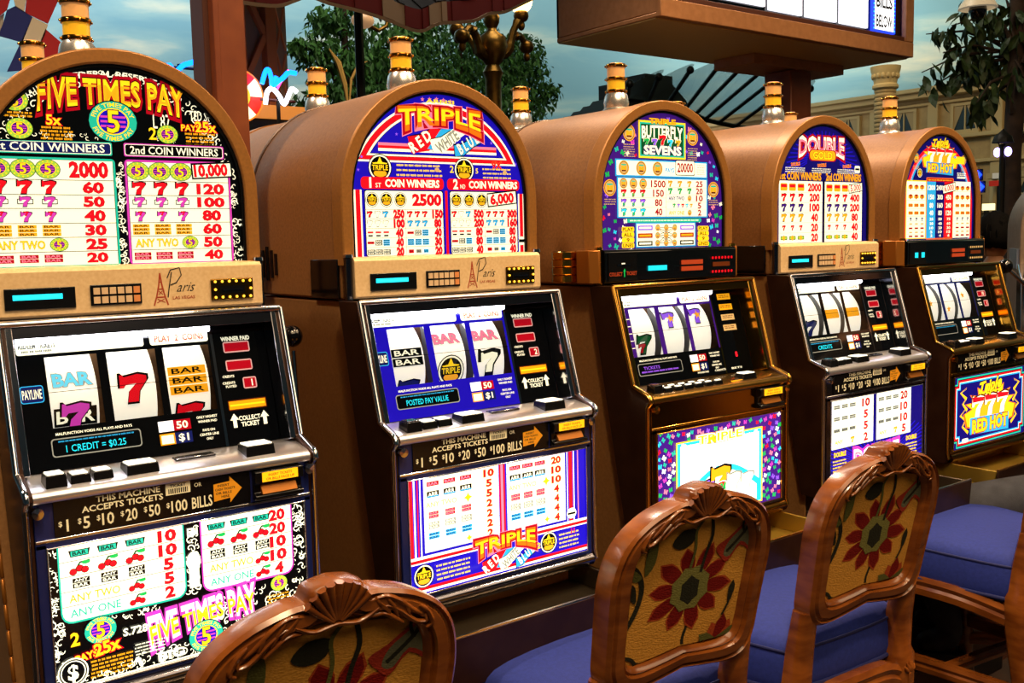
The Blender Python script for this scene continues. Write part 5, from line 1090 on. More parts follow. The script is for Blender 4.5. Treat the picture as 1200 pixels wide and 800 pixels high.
for k, (x0, x1) in enumerate(((.42, .72), (.75, .99), (1.02, 1.26), (1.29, 1.52))):
    b = MB(); b.box(x0, x1, .045, .06, .12 if k else .13, .9, mat('lit_white_board', 'f4f4ff', .4, emit=1.3)); b.build('lit_board', T, bevel=.003)
b = MB(); b.box(1.56, 1.76, .045, .06, .115, .9, mat('lit_blue_border', '2440f0', .4, emit=1.6)); lbp = b.build('lit_board', T)
a = Art(.01, 'b'); a.rect(1.6, .6, 18.4, 77, 'white'); a.lev = 'x'
for k, st in enumerate(('BELOW', 'BILLS', 'TICKETS', 'OR')): a.text(st, 10, 5 + k * 9.6, 5.6, 'black', w=min(14, 3 * len(st)), off=.05)
a.lev = 'b'
for k in range(38):
    for x in (.8, 19.2): a.ell(x, 1 + 2 * k, .45, .45, 'cyan', 6)
a.build('board_lettering', lbp, (1.56, .0445, .118))
a = Art(.01, 'b'); a.rect(0, 0, 20, 1.2, 'mag'); a.build('magenta_strip', T, (1.33, .044, .27))
b = MB(); b.box(.98, 1.72, .32, .58, -.055, -.004, sign_m); b.build('mounting_plate', T, bevel=.004)
b = MB(); b.box(.005, 1.855, .035, .655, -.004, 0, mat('uplit_soffit', 'c8aa6c', .4, .2)); b.build('soffit', T)  # paler gold painted in for light cast up by the machines
T2 = thing('sign_post', 'square brown post holding up the overhead sign', 'post', (4.42, 3.38, 0)); b = MB(); b.box(-.085, .085, -.085, .085, 0, 2.34, brown_st); b.build('post_shaft', T2, bevel=.006); b = MB(); b.box(-.2, .2, -.18, .18, 0, .08, dbrown); b.build('post_base', T2, bevel=.006)

# ------------------------------------------------------------------ the painted street behind
stone = mat('cream_stone', 'c4a878', .85, noise='b09468', scale=4, bump=.3)
stone2 = mat('cream_trim', 'ccb484', .8)
darkroof = mat('dark_slate', '1c1a18', .8)
winglass = mat('dim_window', '283438', .15)
b = MB(); b.box(28, 28.4, 0, 45, 0, 5.45, stone); fw = struct(b, 'wall_right', smooth=0)
for z0, z1, d in ((5.35, 5.5, .5), (5.5, 5.62, .7), (5.16, 5.24, .15), (4.12, 4.24, .3), (3.4, 3.5, .2), (2.0, 2.1, .2)):
    b = MB(); b.box(28 - d, 28, 0, 45, z0, z1, stone2); b.build('cornice', fw, bevel=.02)
for y in [8.6 + 1.9 * k for k in range(12)]:
    b = MB(); b.box(27.86, 28, y - .16, y + .16, 0, 5.2, stone2); b.build('pilaster', fw, bevel=.02)
nw = 0
for fl, (z0, z1) in enumerate(((4.36, 5.04), (2.5, 3.2))):
    for k in range(9):
        y = 9.55 + 1.9 * k; nw += 1
        b = MB()
        for c in ((27.9, 28.05, y - .42, y - .33, z0 - .08, z1 + .08), (27.9, 28.05, y + .33, y + .42, z0 - .08, z1 + .08), (27.9, 28.05, y - .33, y + .33, z1, z1 + .08), (27.86, 28.05, y - .44, y + .44, z0 - .12, z0)): b.box(*c, stone2)
        b.box(27.93, 27.97, y - .02, y + .02, z0, z1, stone2); w = b.build('window_%d' % nw, None); w['kind'] = 'structure'
        b = MB(); b.box(27.96, 27.98, y - .33, y + .33, z0, z1, winglass); b.build('pane', w)
        for sy in (-1, 1):
            b = MB(); b.add([(27.94, y + sy * .33, z0), (27.94, y + sy * .33, z1), (27.94, y + sy * .04, z1), (27.94, y + sy * .2, z0 + .3)], [(0, 1, 2, 3)], mat('curtain', 'b8a078', .9)); b.build('curtain', w, smooth=0)
T = thing('stone_column', 'tall round cream stone column banded with rings, before the far facade', 'column', (22, 14.0, 0))
b = MB(); P = []
for k in range(46): z = .3 + k * .1; P += [(.235, z), (.25, z + .02), (.25, z + .06), (.235, z + .08)]
b.lathe([(.3, 0), (.3, .25), (.25, .3)] + P + [(.25, 4.9)], (0, 0, 0), stone, 20); b.build('shaft', T, smooth=30)
b = MB(); b.lathe([(.25, 4.88), (.30, 4.92), (.30, 4.98), (.26, 5.02), (.28, 5.16), (.33, 5.3), (.35, 5.42), (0, 5.42)], (0, 0, 0), stone2, 20)
for q in range(16): a_ = q * PI / 8; b.sphere((.28 * math.cos(a_), .28 * math.sin(a_), 5.2), .05, stone2, 8, (1, 1, 1.5))
b.build('capital', T)
T = thing('balustrade', 'pale stone balustrade far behind the end of the machine row', 'balustrade', (22, 8.2, 0))
b = MB(); b.box(-.2, .2, -1.0, 3.2, 2.62, 2.74, stone2); b.build('handrail', T); b = MB(); b.box(-.2, .2, -1.0, 3.2, 1.9, 2.05, stone2); b.build('lower_rail', T)
b = MB(); b.lathe([(.05, 2.05), (.09, 2.2), (.05, 2.35), (.04, 2.5), (.07, 2.62)], (0, -.9, 0), stone2, 8); bl = b.build('baluster', T)
for k in range(1, 18): c_ = bl.copy(); C.objects.link(c_); c_.location = (0, .235 * k, 0)
b = MB(); b.box(-.15, .15, -1, 3.2, 0, 1.9, stone); b.build('base_wall', T)
# turquoise arch at the right edge
T = thing('arched_doorway', 'turquoise arched doorway in a cream surround at right edge behind the tree', 'doorway', (17, 6.35, 0))
b = MB(); AO = [(-1.0, 0)] + [(-1.0 * math.cos(PI * k / 16), 2.1 + 1.0 * math.sin(PI * k / 16)) for k in range(17)] + [(1.0, 0)]; AI = [(-.78, 0)] + [(-.78 * math.cos(PI * k / 16), 2.1 + .78 * math.sin(PI * k / 16)) for k in range(17)] + [(.78, 0)]
n = len(AO); b.add([(-.2, x, z) for x, z in AO] + [(-.2, x, z) for x, z in AI] + [(.1, x, z) for x, z in AO], [(k, k + 1, n + k + 1, n + k) for k in range(n - 1)] + [(k, k + 1, 2 * n + k + 1, 2 * n + k) for k in range(n - 1)], stone2); b.build('arch_surround', T, smooth=0)
b = MB(); b.prism(AI, -.1, .0, mat('turquoise_paint', '1c8c78', .4), 'x'); b.build('arch_panel', T, smooth=0)

def shop_sign(label, p0, p1, X, c, emit=0, st=None):
    A, B_ = at(*p0, 0, X), at(*p1, 0, X); T = thing('sign', label, 'sign', (X, (A.y + B_.y) / 2, min(A.z, B_.z))); w = abs(A.y - B_.y) / 2; h = abs(A.z - B_.z)
    b = MB(); b.box(-.03, .03, -w, w, 0, h, mat('sign_' + c + str(emit), c, .5, emit=emit)); b.build('board', T, bevel=.005)
    b = MB(); b.box(-.01, .02, -.03, .03, -min(A.z, B_.z), 0, darkroof); b.build('post', T)
shop_sign('small glowing cream sign left of the tree trunk at right', (1147, 239), (1165, 246), 14, 'fff0b0', 1.6)
shop_sign('red and white striped sign behind the tree trunk', (1160, 212), (1183, 217), 13.6, 'c03020', .4)
shop_sign('pale sign board above the red striped one behind the trunk', (1164, 203), (1186, 208), 13.2, 'e0d8c0', .3)
neonb = mat('neon_blue', '1438ff', .4, emit=5); neonc = mat('neon_sky', '0a6cff', .4, emit=5); neonw = mat('neon_white', 'f0f4ff', .4, emit=4); neonp = mat('neon_pink', 'ff4aa0', .4, emit=3)
for p, lb in (((1144, 205), 'upper blue neon squiggle beside the last machine'), ((1147, 219), 'lower blue neon squiggle beside the last machine')):
    q = at(*p, 0, 12); T = thing('blue_neon', lb, 'neon light', (12, q.y, q.z)); b = MB(); b.tube([(0, .05, .03), (0, 0, .05), (0, -.05, 0), (0, .0, -.05), (0, .06, -.02)], .022, neonb, 8); b.build('neon_tube', T); b = MB(); b.box(.03, .05, -.06, .06, -.07, .07, black_m); b.box(.035, .05, -.02, .02, -q.z, -.09, black_m); b.build('mount', T)

# dark mansard roof and glass marquise
T = thing('tiled_roof', 'dark scalloped roof silhouette behind the lamp of the butterfly machine', 'roof', (13, 14, 0))
A, B_, Cc = at(640, 140, 1, 14), at(738, 96, 1, 14), at(775, 90, 1, 14)
b = MB(); prof_ = []
for k in range(9): x = A.x + (B_.x - A.x) * k / 8; z = A.z + (B_.z - A.z) * (k / 8) ** 1.2 - .35; prof_ += [(x - 13, z), (x - 13 + .14, z + .14), (x - 13 + .3, z + .07)]
prof_ += [(B_.x - 13 + .3, B_.z), (B_.x - 13 + .3, B_.z + .1), (Cc.x - 13 + .2, B_.z + .12), (Cc.x - 13 + .7, B_.z - .25), (Cc.x - 13 + 1.0, A.z), (Cc.x - 13 + 1.0, 0), (A.x - 13, 0)]
b.prism(prof_, 0, 1.2, darkroof, 'y'); b.build('roof_body', T, smooth=0)
b = MB(); b.box(B_.x - 13 + .35, B_.x - 13 + 1.1, -.05, .6, B_.z - .1, B_.z + .18, darkroof); b.build('chimney', T)
iron = mat('dark_iron', '14120e', .5, .5)
gl = D.materials.new('marquise_glass'); gl.use_nodes = True; nt = gl.node_tree; bs = nt.nodes['Principled BSDF']; bs.inputs['Base Color'].default_value = lin('8ab4ac'); bs.inputs['Roughness'].default_value = .4; bs.inputs['Alpha'].default_value = .6
T = thing('glass_marquise', 'fan-ribbed glass canopy with black iron ribs left of the sign post', 'canopy', (9.5, 9, 0))
O_ = Vector((9.5, 9, 0))
tops = [at(x, y, 1, 9) for x, y in ((738, 98), (772, 90), (809, 82), (841, 79), (868, 80), (892, 84), (912, 90), (932, 97), (950, 104))]
inn = [at(x, y, 1, 10.2) for x, y in ((735, 116), (760, 119), (782, 122), (803, 128), (815, 134), (826, 140), (842, 144), (862, 148), (885, 152))]
for k in range(9):
    b = MB(); d = (tops[k] - inn[k]).normalized(); b.tube([tops[k] - O_, inn[k] - O_], .028, iron, 8); b.sphere(tops[k] - O_, .05, iron, 10); b.build('rib', T)
    if k < 8:
        A, B_ = tops[k] - O_, tops[k + 1] - O_; P = [A + (B_ - A) * t / 8 - d * .12 + Vector((0, -.30 * math.sin(PI * t / 8), .10 * math.sin(PI * t / 8))) for t in range(9)]; b = MB(); b.add(P + [inn[k + 1] - O_, inn[k] - O_], [tuple(range(11))], gl); b.build('glass_pane', T, smooth=0)
b = MB(); b.tube([q_ - O_ for q_ in inn], .035, iron, 8); b.build('wall_beam', T)
b = MB(); b.box(inn[0].x - 9.5, inn[8].x - 9.5, 1.25, 1.4, 0, inn[8].z - .1, darkroof); b.build('shop_wall', T)

# trees
bark = mat('tree_bark', '3a2818', .9, noise='20140c', scale=14, bump=.5)
def leafmat(n, c1, c2):
    m = mat(n, c1, .55, noise=c2, scale=9, spec=.4); return m
lf1 = leafmat('leaf_mid_green', '4c8038', '28502a'); lf2 = leafmat('leaf_dark_green', '3c5424', '1c2a10')
def leafcloud(name, parent, blobs, n, size, m):
    b = MB(); random.seed(len(blobs) * 7 + n)
    tot = sum(r[3] * r[3] for r in blobs)
    for (x, y, z, r, sz) in blobs:
        for k in range(int(n * r * r / tot)):
            d = Vector((random.gauss(0, 1), random.gauss(0, 1), random.gauss(0, 1))).normalized() * r * random.random() ** .45; p = Vector((x, y, z)) + Vector((d.x, d.y, d.z * sz))
            e = Euler((random.uniform(-.9, .9), random.uniform(.3, 1.5), random.uniform(0, 6.28))).to_matrix(); s_ = size * random.uniform(.6, 1.2)
            b.add([p, p + e @ Vector((s_ * .45, s_ * .24, .1 * s_)), p + e @ Vector((s_, 0, 0)), p + e @ Vector((s_ * .45, -s_ * .24, .1 * s_))], [(0, 1, 2, 3)], m)
    o = b.build(name, parent, smooth=0); o['kind'] = 'stuff'; return o
def tree(label, base, h, blobs, n, size, m, r=.06, branches=True):
    T = thing('tree', label, 'tree', base)
    b = MB(); b.tube([(0, 0, 0), (.02, 0, h * .3), (-.02, .02, h * .6), (0, 0, h)], [r * 1.2, r, r * .8, r * .4], bark, 10); tk = b.build('trunk', T)
    for (x, y, z, rr_, sz) in blobs:
        b = MB(); z0 = min(h, max(.5, z - base[2] - abs(x - base[0]) * .5)); b.tube([(0, 0, z0 * .9), ((x - base[0]) * .5, (y - base[1]) * .5, z0 + .2), (x - base[0], y - base[1], z - base[2])], [r * .5, r * .3, r * .12], bark, 6); b.build('branch', tk)
    leafcloud('foliage', T, [(x - base[0], y - base[1], z - base[2], q, sz) for x, y, z, q, sz in blobs], n, size, m); return T
def blob(px, py, Y, r, sz=.8): p = at(px, py, 1, Y); return (p.x, p.y, p.z, r, sz)
tp = at(408, 105, 1, 9)
tree('slender street tree left of the street lamp, bare trunk showing', (tp.x, 9, 0), 4.6, [blob(395, 22, 9, .3, .5), blob(370, 58, 9, .26), blob(400, 70, 9, .3), blob(440, 60, 9.1, .42), blob(455, 95, 9.1, .45, .8), blob(385, 105, 9, .25, .7), blob(430, 125, 9, .4), blob(350, 120, 9.2, .16), blob(480, 40, 9.3, .3, .6), blob(348, 52, 9, .12, .6)], 4200, .10, lf1, .055)
tree('leafy street tree behind the branched street lamp', (7.35, 10.6, 0), 3.8, [blob(500, 90, 10.6, 0.570), blob(540, 60, 10.6, 0.627), blob(590, 80, 10.7, 0.570), blob(560, 120, 10.6, 0.627), blob(618, 88, 10.6, 0.342), blob(645, 103, 10.5, 0.182, .6), blob(610, 60, 10.7, 0.342), blob(632, 120, 10.6, 0.251), blob(605, 130, 10.6, 0.342), blob(510, 125, 10.6, 0.570)], 7600, .10, lf1, .07)
b = MB(); q = at(405, 92, 1, 8.6)
T = thing('palm_fibre', 'dry straw-coloured frond hanging on the slender tree trunk', 'frond', tuple(q))
b.tube([(-.16, 0, .26), (-.07, 0, .14), (-.01, 0, -.06), (.02, .0, -.3)], [.004, .028, .024, .004], mat('straw', 'c89848', .8), 6); b.tube([(.02, 0, -.3), (.06, 0, .0), (.14, 0, .14), (.24, 0, .18)], [.004, .014, .014, .003], MATS['straw'], 6); b.build('frond_blade', T)

# right-hand tree with big hanging leaves: each leaf a part
TR = thing('tree', 'dark tree at the right edge with big drooping leaves over a bare trunk', 'tree', (7.1, 3.52, 0))
b = MB(); b.tube([(0, 0, 0), (.02, 0, 1.2), (-.02, 0, 2.0), (.03, 0, 2.6), (0, .0, 3.6)], [.075, .065, .06, .065, .045], bark, 10)
for k in range(14): z = 1.9 + k * .1; b.tube([(.05 * math.cos(k * 2.4), .05 * math.sin(k * 2.4), z), (.10 * math.cos(k * 2.4), .10 * math.sin(k * 2.4), z + .1)], [.02, .004], bark, 5)
tk = b.build('trunk', TR)
lm = D.meshes.new('leaf'); _v = []; _L = [(0, 0), (.03, .35), (.024, .7), (0, 1)]
_v = [(0, 0, 0), (.022, .03, .0), (.03, .06, -.004), (.02, .10, -.012), (0, .135, -.03), (-.02, .10, -.012), (-.03, .06, -.004), (-.022, .03, .0), (0, .06, .006)]
lm.from_pydata(_v, [], [(8, 0, 1), (8, 1, 2), (8, 2, 3), (8, 3, 4), (8, 4, 5), (8, 5, 6), (8, 6, 7), (8, 7, 0)]); lm.materials.append(lf2)
random.seed(31); nl = 0
def pt(px, py, dx=0): q = at(px, py, 0, 7.1 + dx); return q - Vector((7.1, 3.52, 0))
for (px, py, ax, ay) in ((1080, 85, 1172, 60), (1095, 100, 1172, 70), (1118, 92, 1176, 70), (1140, 84, 1178, 66), (1085, 40, 1172, 50), (1115, 30, 1175, 30), (1145, 120, 1176, 90), (1150, 138, 1178, 100), (1200, 90, 1182, 70), (1200, 40, 1182, 50), (1160, 20, 1180, 40), (1190, 12, 1182, 20), (1105, 62, 1172, 60), (1135, 50, 1176, 55), (1195, 62, 1182, 60), (1125, 6, 1176, 10)):
    dx = random.uniform(-.35, .35); A, B_ = pt(ax, ay), pt(px, py, dx); M_ = (A + B_) / 2 + Vector((0, 0, .05))
    b = MB(); b.tube([A, M_, B_], [.014, .009, .004], bark, 6); br = b.build('branch', TR)
    for k in range(17):
        t = .3 + .72 * (k + .5) / 17; p = (A.lerp(M_, t * 2) if t < .5 else M_.lerp(B_, t * 2 - 1)) + Vector((random.gauss(0, .045), random.gauss(0, .05), random.gauss(-.02, .035)))
        o = D.objects.new('leaf', lm); C.objects.link(o); o.parent = TR; o.location = p; s_ = random.uniform(.75, 1.15); o.scale = (s_, s_, s_); o.rotation_euler = (random.uniform(-1.9, -.5), random.uniform(-.6, .6), random.uniform(0, 6.28)); nl += 1
q = at(1175, 178, 0, 6.6)
T = thing('street_lantern', 'small street lantern with violet-white bulbs in front of the right tree trunk', 'lantern', (6.6, q.y, 0))
b = MB(); b.tube([(0, 0, 0), (0, 0, q.z + .05)], .02, iron, 8); b.build('lamp_post', T)
b = MB(); b.lathe([(.07, .06), (.055, .10), (.02, .13), (.0, .15)], (0, 0, q.z), iron, 8); b.build('lantern_cap', T)
for sy in (-1, 1): b = MB(); b.sphere((0, sy * .036, q.z), .022, mat('violet_bulb', 'b8a0ff', .3, emit=6), 12, (1, 1, 1.4)); b.build('bulb', T)
q = at(1146, 4, 0, 6.2)
T = thing('hanging_lamp', 'white bell-shaped hanging lamp at top right among the leaves', 'lamp', (6.2, q.y, q.z))
b = MB(); b.lathe([(.02, .3), (.03, .12), (.05, .06), (.10, .0), (.115, -.03), (.10, -.035)], (0, 0, 0), mat('frosted_shade', 'e0cfae', .4, emit=.25), 20); b.tube([(0, 0, .3), (0, 0, 2.0)], .01, iron, 6); b.build('lamp_shade', T); b = MB(); b.lathe([(0, -.10), (.035, -.09), (.055, -.045), (.05, -.02), (0, -.02)], (0, 0, 0), blackg, 16); b.build('lamp_dome', T)

# branched bronze street lamp
bz = mat('aged_bronze', '7a5a24', .35, .9, noise='5a3e14', scale=20)
q = at(577, 60, 1, 6); T = thing('street_lamp', 'ornate branched bronze street lamp with one glowing globe, right of the awning', 'street lamp', (q.x, 6, 0)); zz = q.z
b = MB(); b.lathe([(.14, 0), (.14, .3), (.07, .4), (.055, 1.2), (.05, zz - .62), (.075, zz - .6), (.08, zz - .55), (.06, zz - .52), (.058, zz - .2), (.075, zz - .15), (.05, zz - .1), (.09, zz - .04), (.115, zz + .03), (.095, zz + .10), (.04, zz + .14), (.035, zz + .16), (.055, zz + .2), (.06, zz + .24), (.03, zz + .29), (.012, zz + .33), (0, zz + .34)], (0, 0, 0), bz, 18); b.build('lamp_post', T)
def arm(P, r=.03, glow=None):
    b = MB(); P = catmull(P, 4); n = len(P); b.tube(P, [r * (1.25 - .5 * k / (n - 1)) + (.012 if k % 5 == 0 else 0) for k in range(n)], bz, 8); e = P[-1]; b.sphere(e, r * 1.9, bz, 12, (1.0, 1, .9)); b.sphere((e[0], e[1], e[2] - .07), r * .9, bz, 8, (1, 1, 1.4)); ar = b.build('lamp_arm', T)
    if glow: b = MB(); b.sphere((e[0], e[1], e[2] + .10), .085, mat('globe_glow', 'ffd070', .3, emit=9), 16); b.build('globe', ar)
arm([(-.04, 0, zz - .02), (-.12, -.03, zz - .04), (-.18, -.05, zz + .08), (-.24, -.06, zz + .13), (-.32, -.08, zz + .06)])
arm([(.04, 0, zz - .02), (.12, -.02, zz + .0), (.17, -.03, zz + .15), (.24, -.04, zz + .27)], glow=True)
arm([(.05, 0, zz - .04), (.16, .03, zz + .02), (.22, .05, zz + .12), (.30, .06, zz + .15), (.38, .08, zz + .08)])
arm([(0, .04, zz - .02), (.0, .14, zz), (-.06, .22, zz + .14), (-.10, .3, zz + .2)])
q = at(425, 24, 1, 6.8); T = thing('globe_lamp', 'small dim globe lamp on a bracket below the awning', 'lamp', tuple(q)); b = MB(); b.sphere((0, 0, 0), .075, mat('dim_globe', 'd8a878', .4, emit=.35), 14, (1.2, 1, .8)); b.build('globe', T); b = MB(); b.tube([(.05, 0, -.03), (.13, 0, -.06), (.2, 0, -.02), (.24, 0, .1), (.24, 0, 1.0)], .016, bz, 8); b.build('bracket', T)

# lattice leg of the tower
lat = mat('tower_paint', 'c47840', .5, .0); lat2 = mat('tower_infill', '9c8864', .6, .0)
q0, q1 = at(285, 0, 1, 6), at(329, 0, 1, 6); T = thing('lattice_tower_leg', 'brown riveted lattice tower leg just right of the steel pole', 'tower leg', (q0.x, 6, 0))
w = q1.x - q0.x; b = MB()
def lean(z): return .02 * (4.2 - z) * 0
L0, L1 = -.02, .128
for x0, x1, nm in ((-.06, -.012, 'upright'), (.118, .185, 'upright')): b = MB(); b.box(x0, x1, -.05, .05, 0, 4.5, lat); b.build(nm, T, bevel=.004)
b = MB(); b.box(-.02, .13, .03, .045, 0, 4.5, lat2); b.build('back_plate', T)
for k in range(16):
    z = k * .28; s_ = 1 if k % 2 else -1; b = MB(); p, q = (-.015, z), (.12, z + .28)
    if s_ < 0: p, q = (-.015, z + .28), (.12, z)
    d = Vector((q[0] - p[0], q[1] - p[1])).normalized(); nn = Vector((-d.y, d.x)) * .017
    b.prism([(p[0] + nn.x, p[1] + nn.y), (q[0] + nn.x, q[1] + nn.y), (q[0] - nn.x, q[1] - nn.y), (p[0] - nn.x, p[1] - nn.y)], -.04, .0, lat, 'y'); b.build('brace', T)
b = MB(); b.box(.185, .275, .0, .30, 0, 4.5, lat2); b.build('side_plate', T, bevel=.004)
for k in range(10):
    z = 1.6 + k * .28
    for s_ in (0, 1): b = MB(); b.tube([(.20, -.004, z + .26 * s_), (.262, -.004, z + .26 * (1 - s_))], .008, lat, 6); b.build('brace', T)

# neon sign wheel behind the pole
q = at(279, 112, 1, 5.6); T = thing('wheel_sign', 'round red and yellow lit wheel sign partly behind the steel pole', 'sign', (q.x, 5.6, 0)); z = q.z; RW = .72
def disc(b, c, r0, r1, a0, a1, y, mt, n=10): b.add([(c[0] + r * math.cos(a0 + (a1 - a0) * k / n), y, c[1] + r * math.sin(a0 + (a1 - a0) * k / n)) for r in (r0, r1) for k in range(n + 1)], [(k, k + 1, n + 2 + k, n + 1 + k) for k in range(n)], mt)
b = MB(); b.lathe([(0, .0), (.205 * RW, 0), (.205 * RW, .06), (0, .06)], (0, 0, z), darkroof, 32, 'y'); b.build('wheel_body', T); b = MB()
for k in range(8): disc(b, (0, z), .1 * RW, .2 * RW, k * PI / 4, (k + 1) * PI / 4, -.004, mat('wheel_red', 'e02410', .4, emit=1.1) if k % 2 else mat('wheel_cream', 'fff0c0', .4, emit=1.5), 5)
disc(b, (0, z), .0, .1 * RW, 0, 2 * PI, -.004, mat('wheel_yellow', 'ffc020', .4, emit=1.2), 20); disc(b, (0, z), .2 * RW, .212 * RW, 0, 2 * PI, -.006, mat('wheel_orange', 'ff8020', .4, emit=1.2), 28); b.build('lit_face', T)
b = MB(); b.box(-.03, .03, .02, .06, 0, z - .12, darkroof); b.build('post', T)
def neon(label, segs, Y):
    p = [[at(*q, 1, Y) for q in s_[0]] for s_ in segs]; c_ = p[0][0]; T = thing('neon_sign', label, 'neon sign', (c_.x, Y, 0))
    for pts, (_, r, m_) in zip(p, segs): b = MB(); b.tube([(v.x - c_.x, 0, v.z) for v in catmull([tuple(x) for x in pts], 4) for v in [Vector(v)]], r, m_, 8); b.build('neon_tube', T)
    b = MB(); x1 = max(v.x for pp in p for v in pp) - c_.x; z0 = min(v.z for pp in p for v in pp); b.tube([(x1 / 2, .03, 0), (x1 / 2, .03, z0 + .05)], .012, darkroof, 8); b.tube([(0, .03, z0 + .03), (x1, .03, z0 + .03)], .008, mat('sign_backing_red', '5a2018', .5), 8); b.build('sign_bracket', T)
neon('blue and white neon script sign left of the rear lamp', [([(307, 98), (311, 84), (315, 82), (318, 92), (319, 100), (324, 90)], .014, neonc), ([(318, 102), (326, 96), (333, 90), (338, 85), (347, 86)], .014, neonc), ([(311, 122), (313, 108), (319, 104), (327, 112), (333, 122), (338, 112), (342, 104), (348, 108)], .014, neonw), ([(325, 104), (330, 95), (338, 82)], .006, neonp)], 5.5)
neon('blue neon script between the first barrel and the pole', [([(195, 80), (199, 76), (203, 84)], .014, neonc), ([(207, 84), (214, 77), (222, 74), (229, 72)], .014, neonc)], 5.7)
b = MB(); q = at(330, 135, 1, 5.8); T = thing('lit_ledge', 'thin glowing orange ledge under the neon script sign', 'ledge', (q.x, 5.8, 0)); b.box(-.25, .25, -.05, .05, q.z - .03, q.z + .05, mat('warm_ledge', 'e08838', .5, emit=.8)); b.build('ledge_bar', T); b = MB(); b.box(-.2, .2, -.03, .03, 0, q.z - .03, darkroof); b.build('ledge_base', T)

# awning overhead: scalloped, striped red, cream and navy
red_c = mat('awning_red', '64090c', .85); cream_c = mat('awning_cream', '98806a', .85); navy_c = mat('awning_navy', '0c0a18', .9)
T = thing('scalloped_awning', 'dark red awning with scalloped cream-edged valance hanging at the top', 'awning', (3.0, 5, 0))
EDGE = [(228, -6), (262, 0), (290, 6), (325, 9), (345, 3), (362, -2), (385, 6), (425, 16), (455, 26), (480, 36), (495, 38), (512, 30), (535, 28), (555, 26), (572, 18), (590, 16), (612, 6), (632, -4)]
E3 = [at(x, y, 1, 5) - Vector((3, 5, 0)) for x, y in catmull(EDGE, 4)]; n = len(E3)
b = MB(); top = [Vector((p.x * 1.0, .9, max(p.z, 2.7) + .75)) for p in E3]; mid = [p + Vector((0, .0, .13)) for p in E3]; edge2 = [p + Vector((0, -.004, .018)) for p in E3]
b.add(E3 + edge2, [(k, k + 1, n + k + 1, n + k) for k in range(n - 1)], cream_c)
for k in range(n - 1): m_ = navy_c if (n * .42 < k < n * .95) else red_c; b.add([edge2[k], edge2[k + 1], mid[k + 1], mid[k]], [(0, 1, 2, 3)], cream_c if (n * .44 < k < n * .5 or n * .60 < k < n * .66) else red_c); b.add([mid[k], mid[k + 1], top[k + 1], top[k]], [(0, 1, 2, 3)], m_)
aw = b.build('canvas', T, smooth=0); sm = aw.modifiers.new('thick', 'SOLIDIFY'); sm.thickness = .008
b = MB(); b.tube([(E3[0].x, .02, E3[0].z + .2), (E3[-1].x, .02, E3[-1].z + .3)], .02, iron, 8); b.tube([(.3, .9, 3.4), (.3, .9, 0)], .03, iron, 8); b.build('awning_frame', T)

# flags at the top left
T = thing('tricolour_bunting', 'draped red, cream and navy chequered flag cloth at the top left corner', 'flag', (.9, 4, 0))
fr_, fw_, fn_ = mat('flag_red', 'c01828', .7), mat('flag_cream', 'ece0cc', .7), mat('flag_navy', '182a86', .7)
def patch(pts, m_, Y=4.0):
    P = [at(x, y, 1, Y) - Vector((.9, 4, 0)) for x, y in pts]; P = [p + Vector((0, .0, 0)) for p in P]
    b = MB(); b.add(P, [tuple(range(len(P)))], m_); o = b.build('cloth_panel', T, smooth=0); s_ = o.modifiers.new('thick', 'SOLIDIFY'); s_.thickness = .003
patch([(-6, -8), (14, -8), (8, 12), (-6, 24)], fr_); patch([(14, -8), (32, -8), (28, 15), (18, 8)], fw_); patch([(32, -8), (72, -8), (56, 28), (29, 15)], fr_)
patch([(8, 12), (18, 7), (38, 20), (26, 50), (-2, 42), (4, 26)], fn_); patch([(-6, 24), (5, 15), (4, 28), (-2, 42), (-8, 40)], fw_, 4.02)
patch([(38, 20), (56, 29), (52, 42), (42, 62), (24, 50)], fw_); patch([(53, 34), (74, 52), (68, 78), (45, 70), (42, 62)], fr_); patch([(24, 50), (42, 62), (40, 82), (8, 84)], fn_); patch([(45, 70), (58, 74), (52, 86), (38, 84)], fw_, 4.02)
b = MB(); b.tube([(-.2, .03, 2.6), (.2, .03, 2.75)], .008, iron, 6); b.build('hanging_rod', T)

# ------------------------------------------------------------------ people
skin = mat('skin', 'b07850', .5); hair_m = mat('black_hair', '060403', .8, bump=.6, bscale=60, spec=.1); jean = mat('grey_blue_denim', '3a3c44', .85, noise='2a2c34', scale=26, bump=.5, bscale=380); shirt = mat('dark_shirt', '28201c', .85); shoe = mat('dark_shoe', '14100e', .5)
def figure(name, joints, edges, mats, sub=2):
    """one continuous skinned body; joints: name -> (pos, radius, material index)"""
    ks = list(joints); me = D.meshes.new(name); me.from_pydata([joints[k][0] for k in ks], [(ks.index(a_), ks.index(b_)) for a_, b_ in edges], [])
    o = D.objects.new(name, me); C.objects.link(o); o.modifiers.new('skin', 'SKIN')
    for i_, k in enumerate(ks): r = joints[k][1]; me.skin_vertices[0].data[i_].radius = r if isinstance(r, tuple) else (r, r)
    me.skin_vertices[0].data[0].use_root = True
    s_ = o.modifiers.new('sub', 'SUBSURF'); s_.levels = sub; s_.render_levels = sub
    dg = bpy.context.evaluated_depsgraph_get(); ev = o.evaluated_get(dg); nm = D.meshes.new_from_object(ev); o.modifiers.clear(); o.data = nm
    nm.materials.clear()
    for m_ in mats: nm.materials.append(m_)
    for p in nm.polygons:
        c_ = p.center; best = min(ks, key=lambda k: (Vector(joints[k][0]) - c_).length - .3 * (joints[k][1] if not isinstance(joints[k][1], tuple) else joints[k][1][0])); p.material_index = joints[best][2]; p.use_smooth = True
    return o
